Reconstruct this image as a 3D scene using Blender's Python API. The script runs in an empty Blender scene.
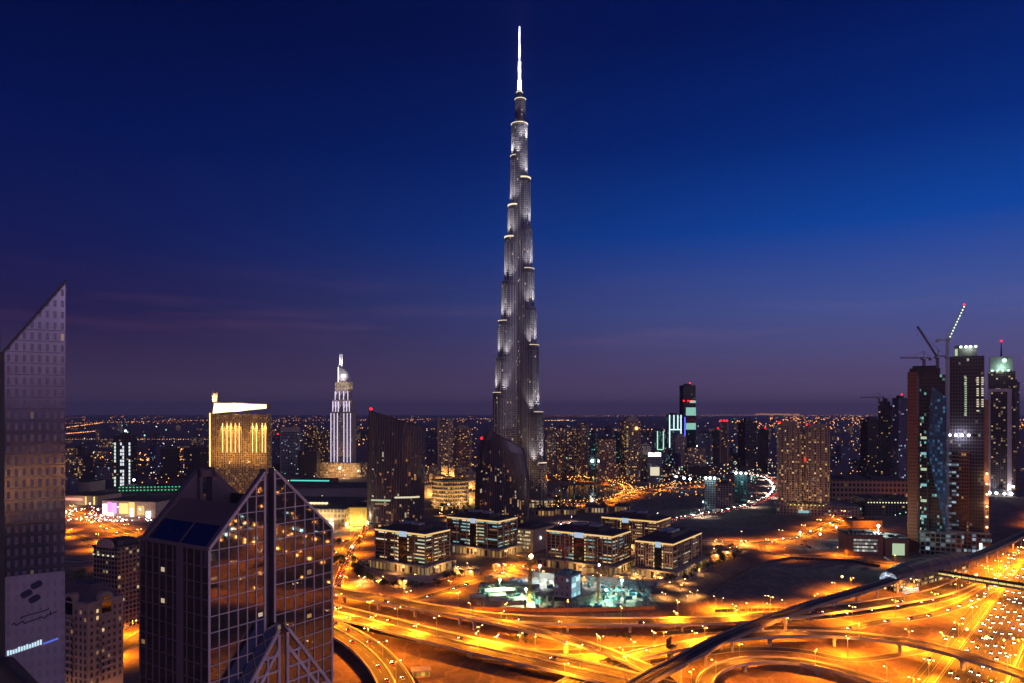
import bpy, math, random
from mathutils import Vector, Matrix
R = math.radians
random.seed(7)
sc = bpy.context.scene
COL = sc.collection
# ------------------------------------------------------------------ camera
F = 742.0; HZ = 413.0; CAMZ = 160.0          # focal length in pixels, horizon row, eye height
cd = bpy.data.cameras.new('camera'); cam = bpy.data.objects.new('camera', cd); COL.objects.link(cam)
cam.location = (0, 0, CAMZ); cam.rotation_euler = (R(90), 0, 0)
cd.sensor_width = 36; cd.lens = 36*F/1024; cd.shift_y = (HZ-341.5)/1024
cd.clip_start = 1; cd.clip_end = 200000
sc.camera = cam
# ------------------------------------------------------------------ world: dusk sky
w = bpy.data.worlds.new('World'); sc.world = w; w.use_nodes = True
nt = w.node_tree; N = nt.nodes; L = nt.links
bg = N['Background']
sky = N.new('ShaderNodeTexSky'); sky.sky_type = 'NISHITA'; sky.sun_disc = False
sky.sun_elevation = R(-4.0); sky.sun_rotation = R(75); sky.altitude = 160; sky.dust_density = 2.0; sky.ozone_density = 4.0
tc = N.new('ShaderNodeTexCoord')
sep = N.new('ShaderNodeSeparateXYZ'); L.new(tc.outputs['Generated'], sep.inputs[0])
def ramp(stops, src):
    r = N.new('ShaderNodeValToRGB'); L.new(src, r.inputs[0])
    e = r.color_ramp.elements
    while len(e) > 1: e.remove(e[0])
    for i, (p, c) in enumerate(stops):
        x = e[0] if i == 0 else e.new(p)
        x.position = p; x.color = (*c, 1)
    return r
mz = N.new('ShaderNodeMapRange'); L.new(sep.outputs['Z'], mz.inputs[0])
mz.inputs[1].default_value = 0; mz.inputs[2].default_value = 1; mz.inputs[3].default_value = 0; mz.inputs[4].default_value = 1
rl = ramp([(0, (.090, .060, .112)), (.05, (.048, .030, .080)), (.11, (.019, .0132, .068)), (.2, (.006, .0105, .088)), (.32, (.0005, .0068, .080)), (.45, (.0002, .003, .046)), (.9, (.0002, .002, .02))], mz.outputs[0])
rr = ramp([(0, (.165, .105, .195)), (.05, (.115, .088, .212)), (.13, (.068, .102, .33)), (.23, (.003, .062, .37)), (.33, (.0006, .024, .205)), (.45, (.0002, .009, .11)), (.9, (.0002, .003, .03))], mz.outputs[0])
mx = N.new('ShaderNodeMapRange'); mx.interpolation_type = 'SMOOTHSTEP'; L.new(sep.outputs['X'], mx.inputs[0])
mx.inputs[1].default_value = -0.60; mx.inputs[2].default_value = 0.72
mix = N.new('ShaderNodeMixRGB'); L.new(mx.outputs[0], mix.inputs[0]); L.new(rl.outputs[0], mix.inputs[1]); L.new(rr.outputs[0], mix.inputs[2])
# faint pink cloud streaks low in the sky
mp = N.new('ShaderNodeMapping'); mp.inputs['Scale'].default_value = (2.6, 2.2, 30); mp.inputs['Location'].default_value = (3.7, 1.3, 2.1); L.new(tc.outputs['Generated'], mp.inputs[0])
nz = N.new('ShaderNodeTexNoise'); nz.inputs['Scale'].default_value = 1.6; nz.inputs['Detail'].default_value = 4; L.new(mp.outputs[0], nz.inputs['Vector'])
cr = ramp([(0.50, (0, 0, 0)), (.78, (1, 1, 1))], nz.outputs[0])
band = ramp([(.05, (0, 0, 0)), (.115, (1, 1, 1)), (.19, (0, 0, 0))], mz.outputs[0])
mm = N.new('ShaderNodeMath'); mm.operation = 'MULTIPLY'; L.new(cr.outputs[0], mm.inputs[0]); L.new(band.outputs[0], mm.inputs[1])
cl = N.new('ShaderNodeMixRGB'); cl.blend_type = 'ADD'; L.new(mm.outputs[0], cl.inputs[0]); L.new(mix.outputs[0], cl.inputs[1]); cl.inputs[2].default_value = (.036, .012, .014, 1)
# afterglow behind and to the right of the viewer
bk = N.new('ShaderNodeMapRange'); bk.interpolation_type = 'SMOOTHSTEP'; L.new(sep.outputs['Y'], bk.inputs[0])
bk.inputs[1].default_value = 0.25; bk.inputs[2].default_value = -0.75
ag = ramp([(0, (.44, .24, .28)), (.12, (.38, .24, .34)), (.3, (.16, .13, .28)), (.6, (.01, .02, .08)), (1, (0, 0, .02))], mz.outputs[0])
a2 = N.new('ShaderNodeMixRGB'); a2.blend_type = 'ADD'; L.new(bk.outputs[0], a2.inputs[0]); L.new(cl.outputs[0], a2.inputs[1]); L.new(ag.outputs[0], a2.inputs[2])
ad = N.new('ShaderNodeMixRGB'); ad.blend_type = 'ADD'; ad.inputs[0].default_value = 0.006
L.new(a2.outputs[0], ad.inputs[1]); L.new(sky.outputs[0], ad.inputs[2])
L.new(ad.outputs[0], bg.inputs['Color']); bg.inputs['Strength'].default_value = 1.0
w.cycles.sampling_method = 'NONE'
# last twilight from the right (west)
sd = bpy.data.lights.new('sun', 'SUN'); sd.energy = 0.30; sd.angle = R(45); sd.color = (1, .70, .72)
so = bpy.data.objects.new('sun', sd); COL.objects.link(so); so.rotation_euler = (R(74), 0, R(52))
vs = sc.view_settings; vs.view_transform = 'Standard'; vs.look = 'None'; vs.exposure = 0; vs.gamma = 1; vs.use_curve_mapping = False
cy = sc.cycles
cy.use_denoising = True; cy.denoiser = 'OPENIMAGEDENOISE'
cy.use_adaptive_sampling = False; cy.denoising_prefilter = 'ACCURATE'
cy.max_bounces = 4; cy.diffuse_bounces = 2; cy.glossy_bounces = 3; cy.transmission_bounces = 2; cy.volume_bounces = 0
cy.sample_clamp_indirect = 2; cy.use_light_tree = True; cy.caustics_reflective = False; cy.caustics_refractive = False
# ------------------------------------------------------------------ helpers
def G(px, py, z=0.0):
    "the point at height z seen at a pixel"
    Y = (CAMZ-z)*F/(py-HZ)
    return Vector(((px-512)*Y/F, Y, z))
def D(py): return CAMZ*F/(py-HZ)
def X(px, Y): return (px-512)*Y/F
def ZH(py, Y): return CAMZ-(py-HZ)*Y/F
def tag(o, label=None, cat=None, group=None, kind=None):
    if label: o['label'] = label
    if cat: o['category'] = cat
    if group: o['group'] = group
    if kind: o['kind'] = kind
    return o
def empty(name, loc=(0, 0, 0), rz=0, label=None, cat=None, group=None):
    o = bpy.data.objects.new(name, None); COL.objects.link(o); o.location = loc; o.rotation_euler = (0, 0, rz)
    o.empty_display_size = 1
    return tag(o, label, cat, group)
KIDS = {}
def adopt(o, parent):
    if parent is not None:
        o.parent = parent; KIDS.setdefault(parent.name, []).append(o)
def copy_tree(o, parent=None, loc=None, rz=None, label=None, group=None):
    c = o.copy(); COL.objects.link(c)
    if parent is not None: adopt(c, parent)
    if loc is not None: c.location = loc
    if rz is not None: c.rotation_euler = (0, 0, rz)
    if label: c['label'] = label
    if group: c['group'] = group
    for ch in list(KIDS.get(o.name, [])): copy_tree(ch, c)
    return c
class MB:
    def __init__(s): s.v = []; s.f = []; s.uv = []; s.m = []
    def face(s, pts, uv=None, m=0):
        b = len(s.v); s.v += [tuple(p) for p in pts]; s.f.append(tuple(range(b, b+len(pts)))); s.uv.append(uv); s.m.append(m)
    def box(s, x0, x1, y0, y1, z0, z1, m=0, bottom=True):
        a = [(x0, y0), (x1, y0), (x1, y1), (x0, y1)]; s.prism(a, z0, z1, m, bottom)
    def cbox(s, c, sx, sy, sz, rz=0, m=0):
        ca, sa = math.cos(rz), math.sin(rz)
        a = [(c[0]+ca*i*sx/2-sa*j*sy/2, c[1]+sa*i*sx/2+ca*j*sy/2) for i, j in ((-1, -1), (1, -1), (1, 1), (-1, 1))]
        s.prism(a, c[2], c[2]+sz, m)
    def prism(s, poly, z0, z1, m=0, bottom=True, top=True):
        n = len(poly); u = 0
        for i in range(n):
            p, q = poly[i], poly[(i+1) % n]; l = math.hypot(q[0]-p[0], q[1]-p[1])
            s.face([(p[0], p[1], z0), (q[0], q[1], z0), (q[0], q[1], z1), (p[0], p[1], z1)], [(u, z0), (u+l, z0), (u+l, z1), (u, z1)], m)
            u += l
        if top: s.face([(p[0], p[1], z1) for p in poly], None, m)
        if bottom: s.face([(p[0], p[1], z0) for p in reversed(poly)], None, m)
    def beam(s, p, q, w, h=None, m=0, up=(0, 0, 1)):
        p = Vector(p); q = Vector(q); h = h or w; d = (q-p)
        if d.length < 1e-6: return
        d.normalize(); up = Vector(up)
        if abs(d.dot(up)) > .97: up = Vector((0, 1, 0))
        a = d.cross(up).normalized()*w/2; b = a.cross(d).normalized()*h/2
        P = [p-a-b, p+a-b, p+a+b, p-a+b]; Q = [x+(q-p) for x in P]
        for i in range(4):
            j = (i+1) % 4; s.face([P[i], P[j], Q[j], Q[i]], None, m)
        s.face(P[::-1], None, m); s.face(Q, None, m)
    def tube(s, p, q, r0, r1=None, n=8, m=0, cap=True):
        p = Vector(p); q = Vector(q); r1 = r0 if r1 is None else r1; d = (q-p).normalized()
        up = Vector((0, 0, 1)) if abs(d.z) < .95 else Vector((1, 0, 0))
        a = d.cross(up).normalized(); b = d.cross(a)
        P = [p+(a*math.cos(2*math.pi*i/n)+b*math.sin(2*math.pi*i/n))*r0 for i in range(n)]
        Q = [q+(a*math.cos(2*math.pi*i/n)+b*math.sin(2*math.pi*i/n))*r1 for i in range(n)]
        for i in range(n):
            j = (i+1) % n; s.face([P[j], P[i], Q[i], Q[j]], None, m)
        if cap: s.face(P, None, m); s.face(Q[::-1], None, m)
    def ball(s, c, r, n=8, k=5, m=0, sq=(1, 1, 1)):
        c = Vector(c)
        def p(i, j):
            a = 2*math.pi*i/n; b = math.pi*j/k-math.pi/2
            return c+Vector((r*sq[0]*math.cos(a)*math.cos(b), r*sq[1]*math.sin(a)*math.cos(b), r*sq[2]*math.sin(b)))
        for j in range(k):
            for i in range(n):
                if j == 0: s.face([p(0, 0), p(i+1, 1), p(i, 1)], None, m)
                elif j == k-1: s.face([p(i, j), p(i+1, j), p(0, k)], None, m)
                else: s.face([p(i, j), p(i+1, j), p(i+1, j+1), p(i, j+1)], None, m)
    def build(s, name, mat, parent=None, loc=None, rz=0):
        me = bpy.data.meshes.new(name); me.from_pydata(s.v, [], s.f)
        ul = me.uv_layers.new(name='UVMap')
        for poly, uv in zip(me.polygons, s.uv):
            n = poly.normal
            for k, li in enumerate(poly.loop_indices):
                if uv: ul.data[li].uv = uv[k]
                else:
                    v = me.vertices[poly.vertices[k]].co
                    if abs(n.z) < .5:
                        l = math.hypot(n.x, n.y) or 1
                        ul.data[li].uv = ((-n.y*v.x+n.x*v.y)/l, v.z)
                    else: ul.data[li].uv = (v.x, v.y)
        for mt in (mat if isinstance(mat, (list, tuple)) else [mat]): me.materials.append(mt)
        for poly, m in zip(me.polygons, s.m): poly.material_index = m
        me.update()
        o = bpy.data.objects.new(name, me); COL.objects.link(o)
        if loc is not None: o.location = loc
        o.rotation_euler = (0, 0, rz)
        adopt(o, parent)
        return o
# ------------------------------------------------------------------ materials
# small emitters are seen directly; only the lamps themselves are sampled as lights (keeps the noise down)
def pmat(name, col, rough=.7, metal=0, spec=.5, var=.25, vs_=.3, emit=None, es=0, coord='Object'):
    m = bpy.data.materials.new(name); m.use_nodes = True; t = m.node_tree; b = t.nodes['Principled BSDF']
    b.inputs['Roughness'].default_value = rough; b.inputs['Metallic'].default_value = metal; b.inputs['Specular IOR Level'].default_value = spec
    if emit:
        b.inputs['Base Color'].default_value = (*col, 1); b.inputs['Emission Color'].default_value = (*emit, 1); b.inputs['Emission Strength'].default_value = es
    elif var:
        c = t.nodes.new('ShaderNodeTexCoord'); n = t.nodes.new('ShaderNodeTexNoise'); n.inputs['Scale'].default_value = vs_; n.inputs['Detail'].default_value = 6
        n.inputs['Roughness'].default_value = .65
        t.links.new(c.outputs[coord], n.inputs['Vector'])
        r = t.nodes.new('ShaderNodeValToRGB'); t.links.new(n.outputs[0], r.inputs[0])
        r.color_ramp.elements[0].position = .3; r.color_ramp.elements[1].position = .7
        r.color_ramp.elements[0].color = (*[x*(1-var) for x in col], 1); r.color_ramp.elements[1].color = (*[min(1, x*(1+var)) for x in col], 1)
        t.links.new(r.outputs[0], b.inputs['Base Color'])
    else: b.inputs['Base Color'].default_value = (*col, 1)
    return m
def emat(name, col, s): return pmat(name, (.1, .1, .1), emit=col, es=s, var=0)
def math_(t, op, a, b=None, c=None):
    n = t.nodes.new('ShaderNodeMath'); n.operation = op
    for i, x in enumerate((a, b, c)):
        if x is None: continue
        if isinstance(x, (int, float)): n.inputs[i].default_value = x
        else: t.links.new(x, n.inputs[i])
    return n.outputs[0]
def ground_mat(name, col):
    "sand with large blotches, wheel tracks and fine grit"
    m = bpy.data.materials.new(name); m.use_nodes = True; t = m.node_tree; b = t.nodes['Principled BSDF']; b.inputs['Roughness'].default_value = .95
    c = t.nodes.new('ShaderNodeTexCoord'); v = None
    for sc_, w_, d_ in ((.012, .36, 4), (.09, .36, 5), (.7, .34, 3)):
        n = t.nodes.new('ShaderNodeTexNoise'); n.inputs['Scale'].default_value = sc_; n.inputs['Detail'].default_value = d_; n.inputs['Roughness'].default_value = .7; t.links.new(c.outputs['Object'], n.inputs['Vector'])
        k = math_(t, 'MULTIPLY', math_(t, 'SUBTRACT', n.outputs[0], .5), w_*5); v = k if v is None else math_(t, 'ADD', v, k)
    wv = t.nodes.new('ShaderNodeTexWave'); wv.inputs['Scale'].default_value = .02; wv.inputs['Distortion'].default_value = 14; wv.inputs['Detail'].default_value = 3; wv.inputs['Detail Scale'].default_value = 1.2; t.links.new(c.outputs['Object'], wv.inputs['Vector'])
    tr = math_(t, 'MULTIPLY', math_(t, 'GREATER_THAN', wv.outputs[1], .93), .35); v = math_(t, 'ADD', v, tr)
    f = math_(t, 'MINIMUM', math_(t, 'MAXIMUM', math_(t, 'ADD', v, .95), .25), 1.9)
    mx_ = t.nodes.new('ShaderNodeVectorMath'); mx_.operation = 'SCALE'; mx_.inputs[0].default_value = col; t.links.new(f, mx_.inputs['Scale']); t.links.new(mx_.outputs[0], b.inputs['Base Color'])
    return m
WARM = (1, .55, .18); WHITE = (1, .9, .72); TEAL = (.35, .95, .8); COOL = (.6, .85, 1); GOLD = (1, .5, .1)
def facade(name, wall, glass=(.012, .014, .022), cw=4., fh=4., mu=(.18, .82), mv=(.25, .85), lit=.1, litfloor=0.0,
           cols=((0, WARM), (.6, WHITE), (.9, TEAL)), es=1.2, rough=.75, grough=.12, metal=0, wallmetal=0, zlo=None, litlow=0):
    m = bpy.data.materials.new(name); m.use_nodes = True; t = m.node_tree; b = t.nodes['Principled BSDF']; nw = t.nodes.new; lk = t.links.new
    uv = nw('ShaderNodeUVMap'); sp = nw('ShaderNodeSeparateXYZ'); lk(uv.outputs[0], sp.inputs[0])
    oi = nw('ShaderNodeObjectInfo')
    U = math_(t, 'DIVIDE', sp.outputs[0], cw); V = math_(t, 'DIVIDE', sp.outputs[1], fh)
    iu = math_(t, 'FLOOR', U); iv = math_(t, 'FLOOR', V); fu = math_(t, 'FRACT', U); fv = math_(t, 'FRACT', V)
    a = math_(t, 'MULTIPLY', math_(t, 'GREATER_THAN', fu, mu[0]), math_(t, 'LESS_THAN', fu, mu[1]))
    c = math_(t, 'MULTIPLY', math_(t, 'GREATER_THAN', fv, mv[0]), math_(t, 'LESS_THAN', fv, mv[1]))
    geo = nw('ShaderNodeNewGeometry'); sg = nw('ShaderNodeSeparateXYZ'); lk(geo.outputs['True Normal'], sg.inputs[0])
    vert = math_(t, 'LESS_THAN', math_(t, 'ABSOLUTE', sg.outputs[2]), .5)
    mask = math_(t, 'MULTIPLY', math_(t, 'MULTIPLY', a, c), vert)
    cb = nw('ShaderNodeCombineXYZ'); lk(iu, cb.inputs[0]); lk(iv, cb.inputs[1]); lk(math_(t, 'MULTIPLY', oi.outputs['Random'], 517), cb.inputs[2])
    wn = nw('ShaderNodeTexWhiteNoise'); wn.noise_dimensions = '3D'; lk(cb.outputs[0], wn.inputs[0])
    wc = nw('ShaderNodeSeparateXYZ'); lk(wn.outputs['Color'], wc.inputs[0])
    cb2 = nw('ShaderNodeCombineXYZ'); lk(iv, cb2.inputs[1]); lk(math_(t, 'MULTIPLY', oi.outputs['Random'], 311), cb2.inputs[2])
    wn2 = nw('ShaderNodeTexWhiteNoise'); wn2.noise_dimensions = '3D'; lk(cb2.outputs[0], wn2.inputs[0])
    lf = math_(t, 'MULTIPLY', math_(t, 'LESS_THAN', wn2.outputs['Value'], litfloor), math_(t, 'LESS_THAN', wc.outputs[1], .75))
    li = math_(t, 'MAXIMUM', math_(t, 'LESS_THAN', wn.outputs['Value'], lit), lf)
    br = math_(t, 'MULTIPLY_ADD', math_(t, 'POWER', wc.outputs[2], 2.), 1.0, .18)
    st = math_(t, 'MULTIPLY', math_(t, 'MULTIPLY', mask, li), math_(t, 'MULTIPLY', br, es))
    r = nw('ShaderNodeValToRGB'); r.color_ramp.interpolation = 'CONSTANT'; e = r.color_ramp.elements
    while len(e) > 1: e.remove(e[0])
    for i, (p, q) in enumerate(cols):
        x = e[0] if i == 0 else e.new(p)
        x.position = p; x.color = (*q, 1)
    lk(wc.outputs[0], r.inputs[0]); lk(r.outputs[0], b.inputs['Emission Color']); lk(st, b.inputs['Emission Strength'])
    no = nw('ShaderNodeTexNoise'); no.inputs['Scale'].default_value = .15; no.inputs['Detail'].default_value = 5
    tcn = nw('ShaderNodeTexCoord'); lk(tcn.outputs['Object'], no.inputs['Vector'])
    wv = nw('ShaderNodeMixRGB'); lk(no.outputs[0], wv.inputs[0]); wv.inputs[1].default_value = (*[x*.7 for x in wall], 1); wv.inputs[2].default_value = (*[min(1, x*1.25) for x in wall], 1)
    mx_ = nw('ShaderNodeMixRGB'); lk(mask, mx_.inputs[0]); lk(wv.outputs[0], mx_.inputs[1]); mx_.inputs[2].default_value = (*glass, 1)
    lk(mx_.outputs[0], b.inputs['Base Color'])
    lk(math_(t, 'MULTIPLY_ADD', mask, grough-rough, rough), b.inputs['Roughness'])
    lk(math_(t, 'MULTIPLY_ADD', mask, metal-wallmetal, wallmetal), b.inputs['Metallic'])
    return m
M = {}
M['asphalt'] = pmat('asphalt', (.040, .038, .037), .8, var=.35, vs_=.12, coord='Object')
M['concrete'] = pmat('concrete', (.42, .40, .36), .8, var=.2, vs_=.2)
M['paving'] = pmat('paving', (.22, .20, .18), .85, var=.35, vs_=.12)
M['white_paint'] = pmat('worn road paint', (.36, .35, .33), .7, var=.2, vs_=.5)
M['sand'] = ground_mat('sand', (.20, .135, .085))
M['darksand'] = ground_mat('darker sand', (.175, .118, .10))  # sand in a slightly darker tone for the city and park ground
M['lawn'] = pmat('grass', (.05, .075, .03), .95, var=.5, vs_=.1)
M['steel'] = pmat('galvanised steel', (.4, .4, .4), .5, .6, var=.15)
M['darksteel'] = pmat('dark steel', (.06, .06, .065), .5, .5, var=.2)
M['bark'] = pmat('bark', (.10, .07, .05), .9)
M['leaf'] = pmat('leaf', (.05, .085, .03), .7, var=.5, vs_=.4)
M['sodium'] = emat('sodium lamp glass', (1, .62, .22), 22)
M['whitelamp'] = emat('white lamp glass', (.85, 1, .95), 16)
M['red'] = emat('red beacon glass', (1, .004, .006), 9)
M['redmat'] = emat('tail light glass', (1, .02, .008), 7)
M['head'] = emat('headlight glass', (1, .92, .8), 24)
M['tealscreen'] = emat('lit teal screen', (.5, .95, 1), 1.1)
M['ledwhite'] = emat('white led strip', (1, .93, .95), 3.2)
M['ledgold'] = emat('warm led strip', (1, .62, .2), 2.6)
M['cornice'] = emat('cornice light strip', (1, .62, .22), .95)
M['roof'] = pmat('roof felt', (.07, .062, .066), .9, var=.4, vs_=.15)
M['stone'] = pmat('pale stone', (.34, .28, .23), .8, var=.2)
M['tan'] = pmat('tan render', (.36, .27, .2), .8, var=.2)
M['glass'] = pmat('dark glass', (.012, .013, .018), .06, 0, 1.0, var=0)
M['mirror'] = pmat('mirrored dark glass', (.36, .32, .33), .03, .95, var=0)
M['water'] = pmat('water', (.01, .014, .02), .12, var=0)
def light(name, kind, col, power, parent, loc, spot=None, rot=None, size=.5, blend=.6):
    d = bpy.data.lights.new(name, kind); d.color = col; d.energy = power
    if kind in ('POINT', 'SPOT'): d.shadow_soft_size = size
    if spot: d.spot_size = R(spot); d.spot_blend = blend
    o = bpy.data.objects.new(name, d); COL.objects.link(o); o.location = loc
    if rot is not None: o.rotation_euler = rot
    adopt(o, parent)
    return o
def spot_dir(v):
    return Vector(v).to_track_quat('-Z', 'Y').to_euler()
def beacon(parent, p, r=.8):
    b = MB(); b.tube((p[0], p[1], p[2]-r*2.2), p, r*.3, r*.3, 6)
    k = b.build('beacon_mast', M['darksteel'], parent)
    b = MB(); b.ball(p, r, 8, 5); return b.build('beacon_light', M['red'], parent)
# ------------------------------------------------------------------ ground
b = MB(); S = 60000
b.face([(-S, -S, 0), (S, -S, 0), (S, S, 0), (-S, S, 0)]); tag(b.build('ground', M['sand']), kind='structure')
def patch(name, pix, mat, z):
    b = MB(); P = [G(x, y) for x, y in pix]
    b.face([(p.x, p.y, z) for p in P]); o = b.build(name, mat)
    if o.data.polygons[0].normal.z < 0: o.data.flip_normals()
    return tag(o, kind='structure')
patch('city_ground', [(-700, 545), (60, 560), (180, 600), (330, 588), (400, 603), (520, 612), (700, 613), (705, 600), (725, 583), (765, 558), (850, 556), (900, 560), (1030, 520), (1500, 500), (3000, 417), (-2400, 417)], M['darksand'], .03)
patch('sand_lot', [(704, 602), (724, 586), (765, 563), (790, 558), (850, 561), (880, 566), (890, 573), (866, 590), (800, 609), (715, 611)], ground_mat('dark graded sand', (.20, .145, .125)), .06)
patch('lake', [(549, 492), (560, 486), (595, 485), (618, 490), (612, 498), (585, 503), (556, 503)], M['water'], .06)
patch('park_ground', [(636, 508), (655, 495), (700, 489), (735, 492), (728, 502), (690, 512)], M['darksand'], .06)
def spline(P, step=7.):
    P = [Vector(p) for p in P]; out = []
    Q = [P[0]*2-P[1]]+P+[P[-1]*2-P[-2]]
    for i in range(1, len(Q)-2):
        a, b_, c, d = Q[i-1:i+3]; n = max(2, int((c-b_).length/step))
        for k in range(n):
            t = k/n
            out.append(.5*((2*b_)+(c-a)*t+(2*a-5*b_+4*c-d)*t*t+(3*b_-a-3*c+d)*t**3))
    out.append(P[-1]); return out
def frames(pts):
    fr = []
    for i, p in enumerate(pts):
        t = pts[min(i+1, len(pts)-1)]-pts[max(i-1, 0)]; t.z = 0; t.normalize()
        fr.append((p, t, Vector((t.y, -t.x, 0))))
    return fr
def sweep(mb, fr, o0, o1, z0, z1, m=0, every=None):
    "a bar with a rectangular section along the path"
    S_ = [[p+r*o0+Vector((0, 0, z0)), p+r*o1+Vector((0, 0, z0)), p+r*o1+Vector((0, 0, z1)), p+r*o0+Vector((0, 0, z1))] for p, t, r in fr]
    for a, c in zip(S_, S_[1:]):
        for i in range(4):
            j = (i+1) % 4; mb.face([a[i], a[j], c[j], c[i]][::-1], None, m)
    mb.face(S_[0], None, m); mb.face(S_[-1][::-1], None, m)
def strip(mb, fr, o0, o1, z, m=0, dash=None):
    acc = 0
    for (p, t, r), (q, u, s) in zip(fr, fr[1:]):
        acc += (q-p).length
        if dash and (acc % dash[1]) > dash[0]: continue
        Z = Vector((0, 0, z)); mb.face([p+r*o0+Z, p+r*o1+Z, q+s*o1+Z, q+s*o0+Z][::-1], None, m)
PATHS = {}
def markings(fr, w, parent, lanes, z, two=False):
    mk = MB()
    for o in (-w/2+1.0, w/2-1.0): strip(mk, fr, o-.12, o+.12, z)
    for k in range(1, lanes):
        o = -w/2+1+(w-2)*k/lanes
        if two and abs(o) < 1.2: continue
        strip(mk, fr, o-.11, o+.11, z, dash=(7, 16))
    o = mk.build('lane_marking', M['white_paint'], parent)
    return o
def ground_road(key, pts, w, lanes=2, z=.12, median=False, kerb=True, mark=True, mat=None):
    W = [G(x, y) if len(q) == 0 else Vector((x, y, 0)) for x, y, *q in pts]
    fr = frames(spline(W)); PATHS[key] = (fr, w, z)
    b = MB(); strip(b, fr, -w/2, w/2, z); o = tag(b.build('road', mat or M['asphalt']), kind='structure')
    if mark: markings(fr, w, o, lanes, z+.06, median)
    if kerb:
        k = MB(); sweep(k, fr, -w/2-.5, -w/2, 0, z+.14); sweep(k, fr, w/2, w/2+.5, 0, z+.14)
        if median: sweep(k, fr, -.4, .4, z-.02, z+.9)
        k.build('kerb', M['concrete'], o)
    return o
def flyover(key, pts, w, label, lanes=2, th=1.6, pier_every=38, median=False, cat='flyover', dark=False, pierw=2.2):
    W = [G(x, y, z) for x, y, z in pts]
    fr = frames(spline(W)); PATHS[key] = (fr, w, .05)
    root = empty('flyover', (0, 0, 0), 0, label, cat)
    b = MB()
    sweep(b, fr, -w/2, w/2, -.5, 0); sweep(b, fr, -w*.32, w*.32, -th, -.5-.01); b.build('deck', M['concrete'], root)
    b = MB(); strip(b, fr, -w/2+.45, w/2-.45, .05); b.build('carriageway', M['asphalt'], root)
    markings(fr, w-.8, root, lanes, .09, median)
    for s in (-1, 1):
        b = MB(); o = s*(w/2-.2); sweep(b, fr, o-.22, o+.22, -.62, 1.15); b.build('parapet', M['concrete'], root)
    if median:
        b = MB(); sweep(b, fr, -.35, .35, .0, .95); b.build('median_barrier', M['concrete'], root)
    acc = 0; nextp = 15; protoA = None
    for (p, t, r), (q, u, s) in zip(fr, fr[1:]):
        acc += (q-p).length
        if acc > nextp and q.z > 4.5:
            nextp = acc+pier_every
            b = MB(); a = math.atan2(u.y, u.x)
            b.cbox((q.x, q.y, q.z-th-1.2), 2.0, w*.55, 1.2, a); b.cbox((q.x, q.y, 0), pierw*.8, pierw*1.4, q.z-th-1.2+.01, a)
            b.build('pier', M['concrete'], root)
    return root
# ---- the twelve lane highway on the right (straight, running away to the right)
HW0 = Vector((251, 440, 0)); HD = Vector((.640, .768, 0)).normalized(); HR = Vector((HD.y, -HD.x, 0))
HWW = 66.0
def hw(t, off): return HW0+HD*t+HR*off
fr = frames([hw(t, HWW/2) for t in range(-420, 2600, 20)])
PATHS['highway'] = (fr, HWW, .12)
b = MB(); strip(b, fr, -HWW/2, HWW/2, .12); hwo = tag(b.build('highway', M['asphalt']), kind='structure')
mk = MB()
for o in (-32, -1.5, 1.5, 32): strip(mk, fr, o-.15, o+.15, .18)
for k in range(1, 7):
    for s in (-1, 1): 
        for t in range(-420, 1200, 14):
            p = hw(t, HWW/2+s*(2+k*4.2)); q = p+HD*6; r_ = HR*.12; z = Vector((0, 0, .18))
            mk.face([p-r_+z, p+r_+z, q+r_+z, q-r_+z], None)
mk.build('lane_marking', M['white_paint'], hwo)
k = MB(); sweep(k, fr, -.5, .5, .1, 1.1); sweep(k, fr, -HWW/2-.5, -HWW/2, 0, .3); sweep(k, fr, HWW/2, HWW/2+.5, 0, .3); k.build('kerb', M['concrete'], hwo)
fr = frames([hw(t, -9) for t in range(-300, 2000, 20)]); PATHS['service'] = (fr, 9, .1)
b = MB(); strip(b, fr, -4.5, 4.5, .1); o = tag(b.build('service_road', M['asphalt']), kind='structure'); markings(fr, 9, o, 2, .16)
# ---- at grade roads
ground_road('boulevard', [(328, 600), (334, 583), (341, 565), (350, 548), (360, 535), (362, 525), (352, 517), (338, 512)], 17, 4, median=True)
ground_road('frontage', [(333, 585), (372, 598), (405, 601), (436, 594), (470, 583), (505, 572), (535, 563), (556, 556)], 10, 2)
ground_road('lowcurve', [(333, 620), (380, 632), (440, 644), (500, 650), (560, 652), (620, 650), (690, 644), (760, 634)], 10, 2, z=.10)
ground_road('lowcurve2', [(470, 655), (540, 664), (600, 667), (650, 662), (700, 654), (745, 649), (800, 651), (850, 660), (905, 654), (925, 650)], 8, 2, z=.14)
ground_road('slipa', [(660, 634), (720, 630), (790, 628), (840, 629), (880, 622), (925, 616), (965, 603), (994, 586), (1014, 568)], 10, 2, z=.16)
ground_road('slipb', [(770, 621), (820, 618), (870, 612), (915, 605), (950, 597), (975, 585)], 9, 2, z=.2)
ground_road('arterial', [(560, 556), (610, 552), (660, 545), (705, 541), (765, 542), (800, 536), (835, 523), (862, 512), (885, 507), (930, 505)], 15, 4, median=True)
ground_road('loopback', [(762, 545), (766, 552), (785, 556), (830, 556), (880, 563), (935, 568)], 10, 2, z=.16)
ground_road('avenue', [(560, 524), (620, 526), (660, 521), (705, 514), (745, 506), (770, 496), (776, 487), (765, 477), (735, 472)], 22, 6, median=True)
ground_road('lakeroad', [(520, 479), (550, 479), (590, 481), (618, 486), (628, 492), (622, 499), (600, 505), (570, 507)], 14, 2)
ground_road('oldroad', [(622, 499), (640, 493), (665, 489), (700, 486), (735, 484)], 12, 2, z=.17)
ground_road('leftmotorway', [(-60, 492), (10, 502), (66, 512), (110, 528), (150, 544), (215, 572), (330, 615)], 26, 6, median=True)
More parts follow.
